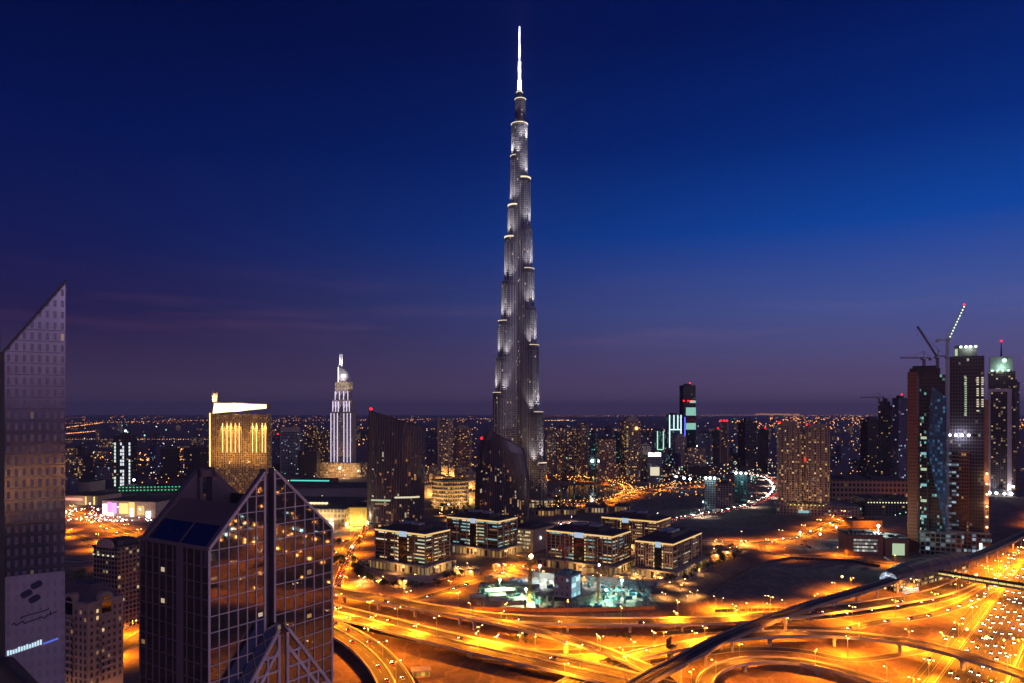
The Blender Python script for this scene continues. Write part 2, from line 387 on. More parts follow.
ground_road('leftslip', [(-60, 512), (10, 522), (66, 533), (100, 547), (125, 562), (160, 590)], 14, 3, z=.14)
ground_road('leftstreet', [(60, 560), (90, 560), (130, 553)], 10, 2, z=.19)
ground_road('sidestreet', [(40, 690), (90, 665), (118, 650), (150, 630), (190, 600)], 14, 3, z=.18)
# ---- flyovers
flyover('f_upper', [(300, 583, 7), (333, 591, 8), (400, 603, 8.5), (460, 613, 8.5), (520, 619, 8), (600, 622, 7.5), (700, 621, 7), (770, 617, 6.5), (830, 610, 5.5), (890, 602, 4), (940, 592, 2), (975, 578, .4)], 18,
        'long flyover curving left to right along the edge of the floodlit building site', 4)
flyover('f_ramp', [(452, 614, 8.2), (490, 621, 8.6), (530, 630, 9), (575, 642, 9), (615, 655, 8.5), (652, 672, 8), (676, 690, 7)], 10,
        'narrow ramp flyover dropping right toward the dark metro viaduct', 2)
flyover('f_main', [(300, 602, 5.5), (333, 611, 6), (370, 620, 6.5), (420, 633, 7), (470, 645, 7), (520, 656, 7), (580, 669, 7), (650, 686, 7), (720, 703, 7)], 26,
        'broad double carriageway flyover with a central barrier crossing the lower middle', 6, median=True, pierw=2.6)
flyover('f_near', [(320, 622, 4), (345, 634, 5), (368, 649, 5.5), (386, 668, 5.5), (398, 690, 5.5), (404, 720, 5.5)], 21,
        'wide curved ramp beside the gabled glass building at the bottom', 4, median=True)
flyover('f_low', [(560, 690, 5), (600, 668, 5), (640, 655, 5.5), (690, 645, 6.2), (740, 637, 7), (790, 634, 7.5), (845, 635, 8), (900, 641, 8.5), (950, 652, 9), (1000, 667, 9), (1040, 681, 8.5), (1090, 705, 8)], 13,
        'long arched flyover sweeping right and crossing over the wide highway', 3)
flyover('f_loop', [(716, 720, 6), (706, 695, 6), (705, 682, 6), (714, 671, 6), (735, 663, 6), (765, 660, 6), (800, 662, 6), (835, 669, 6), (870, 680, 5.6), (905, 694, 5)], 10,
        'tight loop ramp curling around bare sand at the bottom', 2)
# ---- metro viaduct with rails
MZ = 12
mp_ = [(600, 712, MZ), (640, 683, MZ), (680, 661, MZ), (722, 639, MZ), (770, 619, MZ), (820, 602, MZ), (865, 589, MZ), (905, 576, MZ+1), (945, 565, MZ+1), (985, 552, MZ), (1024, 534, MZ), (1060, 518, MZ), (1120, 495, MZ)]
W = [G(*p) for p in mp_]; fr = frames(spline(W)); PATHS['metro'] = (fr, 10, .1); MFR = fr
root = empty('metro_viaduct', (0, 0, 0), 0, 'dark elevated metro viaduct climbing from the bottom edge to the arched station', 'viaduct')
b = MB(); sweep(b, fr, -5.4, 5.4, -.6, 0); sweep(b, fr, -2.6, 2.6, -2.4, -.61); b.build('deck', M['concrete'], root)
b = MB(); strip(b, fr, -4.9, 4.9, .05); b.build('track_bed', pmat('dark track bed', (.035, .033, .035), .9), root)
for s in (-1, 1):
    b = MB(); sweep(b, fr, s*5.2-.2, s*5.2+.2, -1.5, 1.1); b.build('parapet', pmat('grey viaduct concrete', (.2, .18, .17), .8), root)
    for g in (-.72, .72):
        b = MB(); o = s*2.3+g; sweep(b, fr, o-.05, o+.05, .05, .22); b.build('rail', M['steel'], root)
acc = 0; nx = 10
for (p, t, r), (q, u, s) in zip(fr, fr[1:]):
    acc += (q-p).length
    if acc > nx:
        nx = acc+32; a = math.atan2(u.y, u.x)
        b = MB(); b.cbox((q.x, q.y, q.z-3.8), 2.0, 6.0, 1.4, a); b.tube((q.x, q.y, 0), (q.x, q.y, q.z-3.79), 1.0, 1.0, 10); b.build('pier', M['concrete'], root)
# ---- metro station: long shell roof on the viaduct
a0 = G(893, 577, MZ); a1 = G(958, 560, MZ); cst = (a0+a1)/2; dv = (a1-a0); Ls = dv.length*1.12; az = math.atan2(dv.y, dv.x)
st = empty('metro_station', (cst.x, cst.y, 0), az, 'shell roofed metro station on the viaduct with bright glazed end', 'station')
b = MB(); n = 18; k = 12
def shell(i, j, off=0):
    s = i/n*2-1; a = math.pi*j/k
    ww = (15+off)*(1-.45*abs(s)**2.4); hh = (12.5+off)*(1-.38*abs(s)**2.6)
    return Vector((s*Ls/2, ww*math.cos(a), 10+hh*math.sin(a)**.8 if 0 < j < k else 10))
for i in range(n):
    for j in range(k): b.face([shell(i, j), shell(i+1, j), shell(i+1, j+1), shell(i, j+1)])
for i in range(n):
    b.face([shell(i, 0), shell(i, k), shell(i+1, k), shell(i+1, 0)])
b.build('shell_roof', pmat('bronze metal roof', (.16, .12, .10), .45, .5, var=.3, vs_=.1), st)
b = MB()
for i in range(1, n, 2):
    for j in range(k): b.beam(shell(i, j, .12), shell(i, j+1, .12), .35, .25)
b.build('roof_rib', M['darksteel'], st)
b = MB(); b.box(-Ls/2+2, Ls/2-2, -8, 8, 0, 9.8); b.build('concourse', facade('station glazing', (.2, .18, .16), cw=3, fh=4, lit=.7, cols=((0, (1, .7, .25)), (.7, WHITE)), es=1.5), st)
b = MB(); pts = [shell(0, j, -.8)*1 for j in range(k+1)]; b.face([Vector((-Ls/2-.3, p.y, p.z)) for p in pts]); b.face([Vector((-Ls/2-.6, p.y, p.z)) for p in pts][::-1])
b.build('end_glazing', facade('lit station end', (.25, .3, .35), glass=(.3, .4, .5), cw=1.6, fh=1.5, mu=(.05, .95), mv=(.12, .9), lit=.95, cols=((0, (.6, .8, 1)), (.6, (.8, .9, 1))), es=1.6), st)
b = MB(); b.face([Vector((Ls/2+.3, p.y, p.z)) for p in pts][::-1]); b.face([Vector((Ls/2+.6, p.y, p.z)) for p in pts])
b.build('end_glazing', bpy.data.materials['lit station end'], st)
# entrance pods of the station lit blue white
for (px, py, lb) in ((911, 593, 'round glazed station entrance glowing blue white under the viaduct'), (957, 572, 'small glazed station entrance beside the highway footbridge')):
    p = G(px, py); e = empty('station_entrance', p, az, lb, 'entrance')
    b = MB(); R_ = 8 if px < 920 else 5
    for j in range(6):
        for i in range(14):
            def q(i, j): 
                a = 2*math.pi*i/14; c = (j/6)*math.pi/2; return Vector((R_*math.cos(a)*math.cos(c)**.7 if j < 6 else 0, R_*.8*math.sin(a)*math.cos(c)**.7 if j < 6 else 0, 9*math.sin(c)))
            b.face([q(i, j), q(i+1, j), q(i+1, j+1), q(i, j+1)])
    b.build('glass_dome', facade('lit entrance glass '+str(R_), (.2, .25, .3), glass=(.3, .4, .5), cw=2.2, fh=1.5, mu=(.0, 1.0), mv=(.25, .9), lit=.97, cols=((0, (.5, .75, 1)), (.6, (.75, .9, 1))), es=1.6), e)
    b = MB(); b.tube((0, 0, 0), (0, 0, .35), R_+1, R_+1, 16); b.build('base_ring', M['concrete'], e)
# ---- footbridge over the highway
p0 = G(928, 573, 9); p1 = G(1075, 597, 9)
fb = empty('footbridge', (0, 0, 0), 0, 'covered footbridge with a yellow lit window strip crossing the highway', 'footbridge')
d_ = (p1-p0).normalized(); r_ = Vector((d_.y, -d_.x, 0))
ff = [(p0+d_*s, d_, r_) for s in range(0, int((p1-p0).length), 6)]
b = MB(); sweep(b, ff, -3, 3, -1.2, 0); b.build('deck', M['concrete'], fb)
b = MB(); sweep(b, ff, -2.8, 2.8, 3.3, 4.2); b.build('roof', M['roof'], fb)
for s in (-1, 1):
    b = MB(); sweep(b, ff, s*2.7-.06, s*2.7+.06, .9, 2.6); b.build('window_strip', emat('footbridge window glow', (1, .72, .2), .85) if s == -1 else bpy.data.materials['footbridge window glow'], fb)
    b = MB(); sweep(b, ff, s*2.72-.12, s*2.72+.12, 0, .9); sweep(b, ff, s*2.72-.12, s*2.72+.12, 2.6, 3.3)
    for q, t, r in ff: b.cbox(q+r*s*2.72+Vector((0, 0, .9)), .5, .3, 1.7, math.atan2(t.y, t.x))
    b.build('side_panel', M['darksteel'], fb)
for s in range(20, int((p1-p0).length), 30):
    q = p0+d_*s; b = MB(); b.tube((q.x, q.y, 0), (q.x, q.y, 7.8), .9, .9, 10); b.build('pier', M['concrete'], fb)
# ------------------------------------------------------------------ street lamps
SOD = (1.0, .255, .006)
def lamp_proto(double, h, label, power):
    root = empty('street_lamp', (0, 0, -500), 0, label, 'street lamp')
    b = MB(); b.tube((0, 0, 0), (0, 0, .7), .28, .24, 8); b.tube((0, 0, .7), (0, 0, h), .16, .09, 8); b.build('pole', M['steel'], root)
    for s in ((1, -1) if double else (1,)):
        b = MB(); b.beam((0, 0, h-.15), (s*2.2, 0, h+.25), .12); b.build('arm', M['steel'], root)
        b = MB(); b.beam((s*1.7, 0, h+.22), (s*3.1, 0, h+.32), .55, .22); hd = b.build('lamp_head', M['steel'], root)
        b = MB(); b.ball((s*2.5, 0, h+.02), .5, 8, 5, sq=(1, .75, .5)); b.build('lamp_glass', M['sodium'], hd)
    light('lamp_light', 'SPOT', SOD, power, root, (0, 0, h-.3), spot=158, rot=(0, 0, 0), size=.6, blend=.35)
    return root
LPOW = 190000
LP2 = lamp_proto(True, 13, 'twin headed sodium street lamp beside the flyovers', LPOW)
LP2F = lamp_proto(True, 13, 'twin headed sodium lamp on a flyover', LPOW*.5)
LP1 = lamp_proto(False, 10, 'single headed sodium street lamp at the roadside', LPOW*.55)
LP3 = lamp_proto(False, 10, 'white street lamp along the avenue', LPOW*.3)
for q in [x for x in KIDS[LP3.name] if x.type == 'LIGHT']: q.data.color = (1, .8, .55)
for q in KIDS[LP3.name]:
    for g in KIDS.get(q.name, []): g.data.materials[0] = M['head']
LAMPS = []
LP4 = lamp_proto(False, 4.5, 'small garden lamp', 9000); LP4.name = 'garden_lamp'; KIDS['garden_lamp'] = LP4.children[:]; LP4['category'] = 'garden lamp'
for q in [x for x in KIDS[LP4.name] if x.type == 'LIGHT']: q.data.color = (1, .5, .12)
def lamps_on(key, every, proto, off=0., start=10, side=None, zadd=0, group='', label='', ylim=1e9, cond=None):
    fr, w_, z = PATHS[key]; acc = 0; nx = start; alt = 1
    for (p, t, r), (q, u, s) in zip(fr, fr[1:]):
        acc += (q-p).length
        if acc >= nx:
            nx += every; alt = -alt
            o = off*(alt if side is None else side)
            P = q+s*o+Vector((0, 0, (z if q.z > 0 else .05)+zadd))
            px = 512+P.x*F/P.y if P.y > 1 else -999
            if P.y < 45 or P.y > ylim or ((px < -60 or px > 1120) and key != 'highway'): continue
            if cond and not cond(px, HZ+(CAMZ-P.z)*F/P.y): continue
            if min((P.xy-m_[0].xy).length for m_ in MFR) < 13: continue
            a = math.atan2(s.y, s.x)+(0 if o <= 0 else math.pi)
            if proto is None: continue
            c = copy_tree(proto, None, P, a, label, group); LAMPS.append(c)
ld = lambda s: s
lamps_on('f_upper', 42, LP2F, 8.3, group='lamps on the long upper flyover', label='twin sodium lamp on the parapet of the long upper flyover')
lamps_on('f_ramp', 40, LP1, 4.6, group='lamps on the narrow ramp', label='sodium lamp on the parapet of the narrow ramp flyover')
lamps_on('f_main', 36, LP2F, 0, zadd=.85, group='lamps along the barrier of the broad flyover', label='twin sodium lamp standing on the central barrier of the broad flyover')
lamps_on('f_near', 36, LP2F, 0, zadd=.85, start=8, group='lamps on the near ramp', label='twin sodium lamp on the wide ramp beside the gabled glass building')
lamps_on('f_low', 46, LP1, 6.1, group='lamps on the arched flyover', label='sodium lamp on the parapet of the arched flyover')
lamps_on('f_loop', 44, LP1, 4.6, group='lamps on the loop ramp', label='sodium lamp on the parapet of the tight loop ramp')
lamps_on('lowcurve', 40, LP2, 7, side=1, group='lamps along the curved road under the flyovers', label='twin sodium lamp beside the road that runs under the flyovers')
lamps_on('lowcurve2', 50, LP2, 6, side=-1, group='lamps along the lower curved road', label='twin sodium lamp on sand beside the lowest curved road')
lamps_on('slipa', 48, LP2, 7, side=-1, group='lamps along the slip road', label='twin sodium lamp beside the slip road joining the highway')
lamps_on('boulevard', 38, LP1, 9.5, group='lamps along the boulevard', label='sodium lamp along the boulevard full of red tail lights')
lamps_on('frontage', 44, LP1, 6, group='lamps along the frontage road', label='sodium lamp along the dark frontage road below the office blocks', cond=lambda x, y: x < 520)
lamps_on('arterial', 60, LP2, 0, group='lamps along the arterial road', label='twin sodium lamp along the orange road behind the bare sand lot', cond=lambda x, y: x > 690)
lamps_on('loopback', 60, LP1, 6, group='lamps around the bare sand lot', label='sodium lamp on the road edging the bare sand lot')
lamps_on('leftmotorway', 55, LP2, 0, group='lamps along the left motorway', label='twin sodium lamp along the motorway seen beside the left glass tower', ylim=1600)
lamps_on('leftslip', 60, LP1, 8, group='lamps along the left slip road', label='sodium lamp on the slip road below the left motorway', ylim=1500)
lamps_on('sidestreet', 45, LP1, 8, group='lamps on the side street', label='sodium lamp on the side street below the arched dormer hotel')
lamps_on('highway', 48, LP2, 0, zadd=.9, group='lamps along the highway median', label='twin sodium lamp on the median of the wide highway', ylim=1500)
def world_road(key, pts, w_, lanes):
    fr = frames(spline([Vector((x, y, 0)) for x, y in pts])); PATHS[key] = (fr, w_, .12); b = MB(); strip(b, fr, -w_/2, w_/2, .12); o = tag(b.build('road', M['asphalt']), kind='structure'); markings(fr, w_, o, lanes, .18)
    k = MB(); sweep(k, fr, -w_/2-.5, -w_/2, 0, .3); sweep(k, fr, w_/2, w_/2+.5, 0, .3); k.build('kerb', M['concrete'], o)
world_road('east1', [(260, 90), (330, 190), (420, 280), (560, 330), (760, 350)], 20, 4)
world_road('east2', [(420, 120), (430, 220), (470, 310), (560, 420), (700, 500)], 16, 4)
world_road('east3', [(300, 330), (400, 240), (560, 200), (760, 190)], 14, 3)
for key in ('east1', 'east2', 'east3'):
    fr, w_, z = PATHS[key]; acc = 0; nx = 10
    for (p, t, r), (q, u, s) in zip(fr, fr[1:]):
        acc += (q-p).length
        if acc > nx: nx += 60; copy_tree(LP2, None, q+s*(w_/2+.8)+Vector((0, 0, .1)), math.atan2(u.y, u.x)+math.pi/2, 'twin sodium lamp on the roads right of the picture, mirrored in the gabled glass', 'lamps on the roads mirrored in the gabled glass building')
lamps_on('service', 48, LP2, 5.6, side=1, group='lamps between the highway and its service road', label='twin sodium lamp between the wide highway and its service road', ylim=1500)
lamps_on('lakeroad', 52, LP1, 8, group='lamps around the lake', label='sodium lamp on the curved road around the small lake', ylim=2600)
lamps_on('oldroad', 60, LP1, 7, group='lamps along the road past the lake', label='sodium lamp on the straight road running right from the lake', ylim=2600)
lamps_on('avenue', 80, LP3, 12, group='lamps along the avenue', label='lamp along the curved avenue full of white traffic')
for (px, py) in ((716, 603), (722, 605), (748, 609), (763, 602), (770, 610), (785, 607), (815, 600), (835, 588), (851, 583)):
    copy_tree(LP1, None, G(px, py+6), random.uniform(0, 6), 'sodium lamp standing on the front edge of the bare sand lot', 'lamps on the edge of the bare sand lot')
def drop(o):
    for c in KIDS.get(o.name, []): drop(c)
    bpy.data.objects.remove(o)
# ------------------------------------------------------------------ cars
def car_body(mb, L_=4.5, W_=1.8):
    sec = [(-L_/2, .55, .75, .9), (-L_/2+.25, .35, .95, 1), (L_*.2, .32, .98, 1), (L_/2-.5, .35, .82, 1), (L_/2, .45, .65, .88)]
    P = []
    for x, z0, z1, k in sec:
        h = W_/2*k; P.append([Vector((x, -h, z0)), Vector((x, h, z0)), Vector((x, h, z1)), Vector((x, -h, z1))])
    for a, c in zip(P, P[1:]):
        for i in range(4):
            j = (i+1) % 4; mb.face([a[i], a[j], c[j], c[i]][::-1])
    mb.face(P[0]); mb.face(P[-1][::-1])
def cabin(mb, L_=4.5, W_=1.8):
    lo = [(-L_*.42, .94), (L_*.22, .97)]; hi = [(-L_*.27, 1.45), (L_*.05, 1.45)]; a = W_/2*.93; c = W_/2*.74
    A = [Vector((lo[0][0], -a, lo[0][1])), Vector((lo[1][0], -a, lo[1][1])), Vector((lo[1][0], a, lo[1][1])), Vector((lo[0][0], a, lo[0][1]))]
    B = [Vector((hi[0][0], -c, hi[0][1])), Vector((hi[1][0], -c, hi[1][1])), Vector((hi[1][0], c, hi[1][1])), Vector((hi[0][0], c, hi[0][1]))]
    for i in range(4):
        j = (i+1) % 4; mb.face([A[i], A[j], B[j], B[i]])
    mb.face(B); return B
CARC = [pmat('beige car paint', (.22, .2, .17), .3, var=0), pmat('silver car paint', (.16, .16, .17), .3, .5, var=0), pmat('black car paint', (.02, .02, .022), .2, var=0), pmat('red car paint', (.3, .03, .03), .3, var=0)]
def car_proto(ci, beam):
    root = empty('car', (0, 0, -500), 0, 'car', 'car')
    b = MB(); car_body(b); b.build('body', CARC[ci], root)
    b = MB(); cabin(b); b.build('cabin', M['glass'], root)
    for sx in (-1.35, 1.4):
        for sy in (-1, 1):
            b = MB(); b.tube((sx, sy*.92, .33), (sx, sy*.70, .33), .33, .33, 10); b.build('wheel', pmat('tyre rubber', (.02, .02, .02), .9, var=0) if 'tyre rubber' not in bpy.data.materials else bpy.data.materials['tyre rubber'], root)
    for sy in (-1, 1):
        b = MB(); b.ball((2.2, sy*.62, .66), .24, 8, 5, sq=(.5, 1.1, .7)); b.build('headlight', M['head'], root)
        b = MB(); b.ball((-2.22, sy*.66, .78), .2, 8, 5, sq=(.5, 1.2, .7)); b.build('tail_light', M['redmat'], root)
    return root
CP = [car_proto(i % 4, True) for i in range(4)]
CQ = [car_proto(i % 4, False) for i in range(4)]
CK = [car_proto(i % 4, False) for i in range(4)]; lens = pmat('unlit lamp lens', (.4, .38, .36), .2, var=0); rlens = pmat('unlit red lens', (.25, .02, .02), .2, var=0)
for q in CK:
    for g in KIDS[q.name]:
        if g.name.startswith('headlight'): g.data.materials[0] = lens
        if g.name.startswith('tail'): g.data.materials[0] = rlens
def car_on(P, ang, label, group, beam=True):
    return copy_tree(random.choice(CK if beam is None else CP if beam else CQ), None, P, ang, label, group)
def cars_along(key, off, gap, dirn, label, group, beam=True, cond=None, jitter=.5, zadd=0):
    fr, w_, z = PATHS[key]; acc = 0; nx = random.uniform(4, gap)
    for (p, t, r), (q, u, s) in zip(fr, fr[1:]):
        d = (q-p).length
        while acc+d >= nx:
            P = p.lerp(q, (nx-acc)/d)+s*off+Vector((0, 0, z+zadd)); nx += gap*random.uniform(1-jitter, 1+jitter)
            px = 512+P.x*F/P.y if P.y > 1 else -999; py = HZ+(CAMZ-P.z)*F/P.y if P.y > 1 else 9999
            if P.y < 150 or px < -40 or px > 1050 or py > 700: continue
            if cond and not cond(px, py): continue
            car_on(P, math.atan2(u.y, u.x)+(0 if dirn > 0 else math.pi), label, group, beam)
        acc += d
vis = lambda x, y: y < 690 and x < 1032
for k in range(1, 7):
    cars_along('highway', -(1.6+k*4.5), 27 if k > 1 else 36, -1, 'car with bright headlights driving toward the viewer on the wide highway', 'oncoming cars on the wide highway', cond=vis)
cars_along('service', -2, 40, -1, 'car with headlights on the service road left of the wide highway', 'cars on the service road', cond=lambda x, y: y < 660 and x < 1030)
cars_along('slipa', 2, 30, -1, 'car with headlights on the slip road leaving the highway', 'cars on the outer slip road', cond=lambda x, y: x > 830)
cars_along('slipb', -2, 26, -1, 'car with headlights on the short inner slip road near the station', 'cars on the inner slip road', cond=lambda x, y: x > 830)
cars_along('boulevard', 2.6, 15, 1, 'car with red tail lights queuing on the boulevard', 'cars queuing on the boulevard', False)
cars_along('boulevard', 6, 15, 1, 'car with red tail lights queuing on the boulevard', 'cars queuing on the boulevard', False)
cars_along('f_near', 4, 40, -1, 'car with headlights on the wide near ramp', 'cars on the near ramp')
cars_along('f_near', -5, 40, -1, 'car with headlights on the wide near ramp', 'cars on the near ramp')
cars_along('f_upper', 4, 120, 1, 'car on the long upper flyover', 'cars on the upper flyover')
cars_along('f_main', -6, 90, -1, 'car on the broad double carriageway flyover', 'cars on the broad flyover')
cars_along('frontage', 2, 36, -1, 'car with headlights on the frontage road below the office blocks', 'cars on the frontage road')
cars_along('avenue', 7, 44, 1, 'car with headlights on the crowded curved avenue', 'cars on the curved avenue', False)
cars_along('avenue', -8, 40, -1, 'car with headlights on the crowded curved avenue', 'cars on the curved avenue', False)
cars_along('leftmotorway', 6, 45, 1, 'car with headlights on the motorway beside the left tower', 'cars on the left motorway', True, cond=lambda x, y: 60 < x < 160)
cars_along('arterial', 4, 60, -1, 'car on the orange road behind the sand lot', 'cars on the arterial road', True, cond=lambda x, y: x > 700)
# ------------------------------------------------------------------ the stepped supertall tower
BY = 1284.; BX = X(519.5, BY); S_ = BY/F
tw = empty('skyscraper', (BX, BY, 0), 0, 'extremely tall stepped spire skyscraper with lit terraces rising in the middle', 'skyscraper')
bm = facade('silver ribbed curtain wall', (.125, .125, .145), glass=(.05, .06, .10), cw=1.9, fh=3.9, mu=(.30, 1.0), mv=(.30, 1.0), lit=.022, cols=((0, (1, .72, .42)), (.6, WHITE)), es=.8, rough=.42, grough=.2, wallmetal=.35, metal=.8)
def z_(py): return ZH(py, BY)
def stadium(L0, L1, hw_, n=7):
    P = [(L0, -hw_), (L1-hw_*.9, -hw_)]
    for i in range(1, n): 
        a = -math.pi/2+math.pi*i/n; P.append((L1-hw_*.9+hw_*.9*math.cos(a), hw_*math.sin(a)))
    return P+[(L1-hw_*.9, hw_), (L0, hw_)]
def rot2(P, a): c, s = math.cos(a), math.sin(a); return [(x*c-y*s, x*s+y*c) for x, y in P]
WINGS = {
 205: [(393, 49, 10.2), (358, 44, 10.6), (322, 39, 11), (282, 32.5, 11.2), (239, 27, 11.4), (207, 20.5, 11.6), (157, 16, 9.0)],
 328: [(462, 52, 10.2), (412, 45, 10.6), (346, 36.5, 11), (308, 31.5, 11.2), (270, 27, 11.4), (228, 23.5, 11.6), (180, 20, 11.8), (142, 13.5, 8.5)],
 85: [(430, 50, 10.2), (376, 44, 10.6), (334, 38, 11), (295, 32, 11.2), (254, 27, 11.4), (217, 22, 11.6), (168, 16, 9)],
}
led = emat('terrace ledge light', (1, .80, .52), 1.05)
for ang, tiers in WINGS.items():
    for i, (py, L_, h_) in enumerate(tiers):
        z1 = z_(py); b = MB(); b.prism(rot2(stadium(1+.2*i, L_, h_), R(ang)), 0.0+.05*i, z1, top=True, bottom=False)
        t = b.build('wing_tier', bm, tw)
        b = MB(); b.prism(rot2(stadium(2+.2*i, L_+.35, h_+.35), R(ang)), z1-7.5, z1-5.2); b.build('mechanical_band', pmat('dark mechanical louvres', (.05, .05, .06), .6, var=.2) if 'dark mechanical louvres' not in bpy.data.materials else bpy.data.materials['dark mechanical louvres'], t)
        pl = rot2(stadium(3+.2*i, L_+.25, h_+.25, 5), R(ang)); zlo = max(0, z_(tiers[max(0, i-2)][0])-60) if i else 0; b = MB()
        for (xa, ya), (xb, yb) in zip(pl, pl[1:]):
            ln = math.hypot(xb-xa, yb-ya); nn = max(1, int(ln/3.8))
            for k in range(nn): q = (xa+(xb-xa)*k/nn, ya+(yb-ya)*k/nn); b.cbox((q[0], q[1], zlo), .7, .7, z1-9-zlo, R(ang))
        b.build('steel_fins', pmat('brushed steel fins', (.24, .25, .30), .35, .6, var=0) if 'brushed steel fins' not in bpy.data.materials else bpy.data.materials['brushed steel fins'], t)
        nxt = tiers[i+1][1] if i+1 < len(tiers) else 6
        if ang != 85 and py not in (358, 282, 308, 228):
            b = MB(); b.prism(rot2(stadium(max(nxt-4, L_-7), L_+.8, h_+.6), R(ang)), z1+.02, z1+(2.4 if py in (180, 207, 239) else .8)); b.build('terrace_light', led, t)
        a = R(ang); d = Vector((math.cos(a), math.sin(a), 0)); s = Vector((-d.y, d.x, 0))
        for off, side in ((0, 0), (-h_*.9, -1)) if ang != 85 else ((0, 0),):
            p = d*(L_+5)+s*off*(1 if ang == 328 else -1)+Vector((0, -2.5 if side else 0, z1+2.2))
            if side: p = d*(nxt*.6)+Vector((0, -h_-8, z1+2))
            light('terrace_uplight', 'SPOT', (1, .88, .76), 600000 if not side else 240000, tw, p, 56, spot_dir(-d*(L_+5-nxt*.95)+Vector((0, 0, 30)) if not side else Vector((0, 9, 30))), size=4, blend=1)
cores = [(0, 125, 14.5), (0, 100, 9.5), (0, 93, 5.5)]
for i, (zz, py, r) in enumerate(cores):
    b = MB(); b.prism([(r*math.cos(2*math.pi*k/12)+(1.5 if i == 1 else 0), r*math.sin(2*math.pi*k/12)) for k in range(12)], 20+i, z_(py), bottom=False); b.build('core', bm, tw)
    b = MB(); b.prism([((r+.5)*math.cos(2*math.pi*k/12)+(1.5 if i == 1 else 0), (r+.5)*math.sin(2*math.pi*k/12)) for k in range(12)], z_(py)+.02, z_(py)+1.2); b.build('terrace_light', led, tw)
    for k in range(2):
        light('terrace_uplight', 'SPOT', (1, .85, .66), 150000, tw, ((-1)**k*(r+1.5), -r-2, z_(py)+2), 60, spot_dir((-(-1)**k*.1, .12, 1)), blend=1)
b = MB(); zs = [(z_(97), 3.7), (z_(80), 3.3), (z_(79.8), 2.7), (z_(62), 2.5), (z_(61.8), 2.0), (z_(47), 1.8), (z_(46.8), 1.5), (z_(27), 1.1)]
for (za, ra), (zb, rb) in zip(zs, zs[1:]): b.tube((0, 0, za), (0, 0, zb), ra, rb, 10, cap=False)
b.ball((0, 0, z_(27)), 1.1, 8, 4)
sp_ = b.build('spire', pmat('polished pale steel', (.8, .8, .82), .4, .1, var=0), tw)
for py, r in ((80, 3.7), (62, 2.9), (47, 2.3)):
    b = MB(); b.tube((0, 0, z_(py)-1), (0, 0, z_(py)), r, r, 10); b.build('spire_collar', M['steel'], sp_)
for k, (x_, zz, pw) in enumerate(((-9, 97, 60000), (9, 97, 60000), (-7, 80, 60000), (7, 80, 60000), (-5, 62, 60000), (5, 62, 60000), (-4, 46, 40000), (4, 46, 40000))):
    light('spire_floodlight', 'SPOT', (.93, .96, 1), pw*6.5, tw, (x_, -9, z_(zz)), 50, spot_dir((-x_*.8, 7.5, 30)), blend=1)
# lit glazed valley between the two front wings and the entry pavilions
b = MB(); b.box(-4.2, -1.2, -14.5, 0, 0, z_(207)); b.build('glazed_valley', facade('valley glazing', (.05, .05, .06), glass=(.02, .022, .03), cw=1.5, fh=4, lit=.06, cols=((0, WHITE), (.6, COOL)), es=.8), tw)
for ang in (205, 328):
    b = MB(); b.prism(rot2(stadium(30, 64, 15), R(ang)), 0, 13); pv = b.build('podium', facade('podium lit glazing', (.3, .25, .2), cw=3, fh=4.3, mu=(.06, .94), mv=(.15, .9), lit=.75, cols=((0, (1, .7, .35)),), es=.9), tw)
    b = MB(); b.prism(rot2(stadium(29, 66, 16.5), R(ang)), 13, 14); b.build('canopy', M['concrete'], pv)
for k, (x_, y_) in enumerate(((-60, -75), (-10, -85), (45, -75), (75, -30), (-80, -20))):
    light('base_floodlight', 'SPOT', (1, .55, .24), 300000, tw, (x_, y_, 5), 70, spot_dir((-x_*.9, -y_*.75, 135)), size=2, blend=1)
# ------------------------------------------------------------------ gabled glass building in front (mauve mullions)
C_ = Vector((-98, 240, 0)); Rt = Vector((-68.9, 284, 0)); Lb = Vector((-135.4, 270, 0))
rz = math.atan2(Rt.y-C_.y, Rt.x-C_.x); Wd = (Rt-C_).length; Dp = 40.
gb = empty('gabled_glass_building', C_, rz, 'dark gabled glass office building with mauve window grid filling the lower left', 'building')
EZ = 116.; AZ = 141.5; H2 = Wd*.452; FR = (Wd-H2)/H2
mull = pmat('mauve painted mullion', (.74, .59, .57), .5, .0, var=.12, vs_=.2)
gwall = pmat('dark mauve cladding', (.16, .115, .135), .6, var=.25, vs_=.08)
def gz(x): return EZ+(AZ-EZ)*(x/H2 if x < H2 else (Wd-x)/(Wd-H2))
slot = 2.1
# front half facades as glass with real mullions
for s in (0, 1):
    x0, x1 = (0, H2-slot) if s == 0 else (H2+slot, Wd)
    b = MB(); b.face([(x0, 0, 0), (x1, 0, 0), (x1, 0, gz(x1)), (x0, 0, gz(x0))]); cw_ = b.build('curtain_wall', M['mirror'], gb)
    b = MB(); n = 6
    for i in range(n+1):
        x = x0+(x1-x0)*i/n; wd = .8 if i in (0, n) else .34
        b.box(x-wd/2, x+wd/2, -.28, -.01, 0, gz(min(max(x, .01), Wd-.01))-.2)
    z = 3.0
    while z < AZ:
        xa, xb = x0, x1
        if z > EZ:
            k = H2*(z-EZ)/(AZ-EZ); xa = max(x0, k); xb = min(x1, Wd-k*FR)
        if xb-xa > .6: b.box(xa, xb, -.24, -.012, z-.16, z+.16)
        z += 5.35
    b.build('mullion_grid', mull, cw_)
    b = MB(); q0, q1 = Vector((x0, -.2, gz(x0))), Vector((x1, -.2, gz(x1))); b.beam(q0, q1, .5, .9); b.build('gable_rake', mull, cw_)
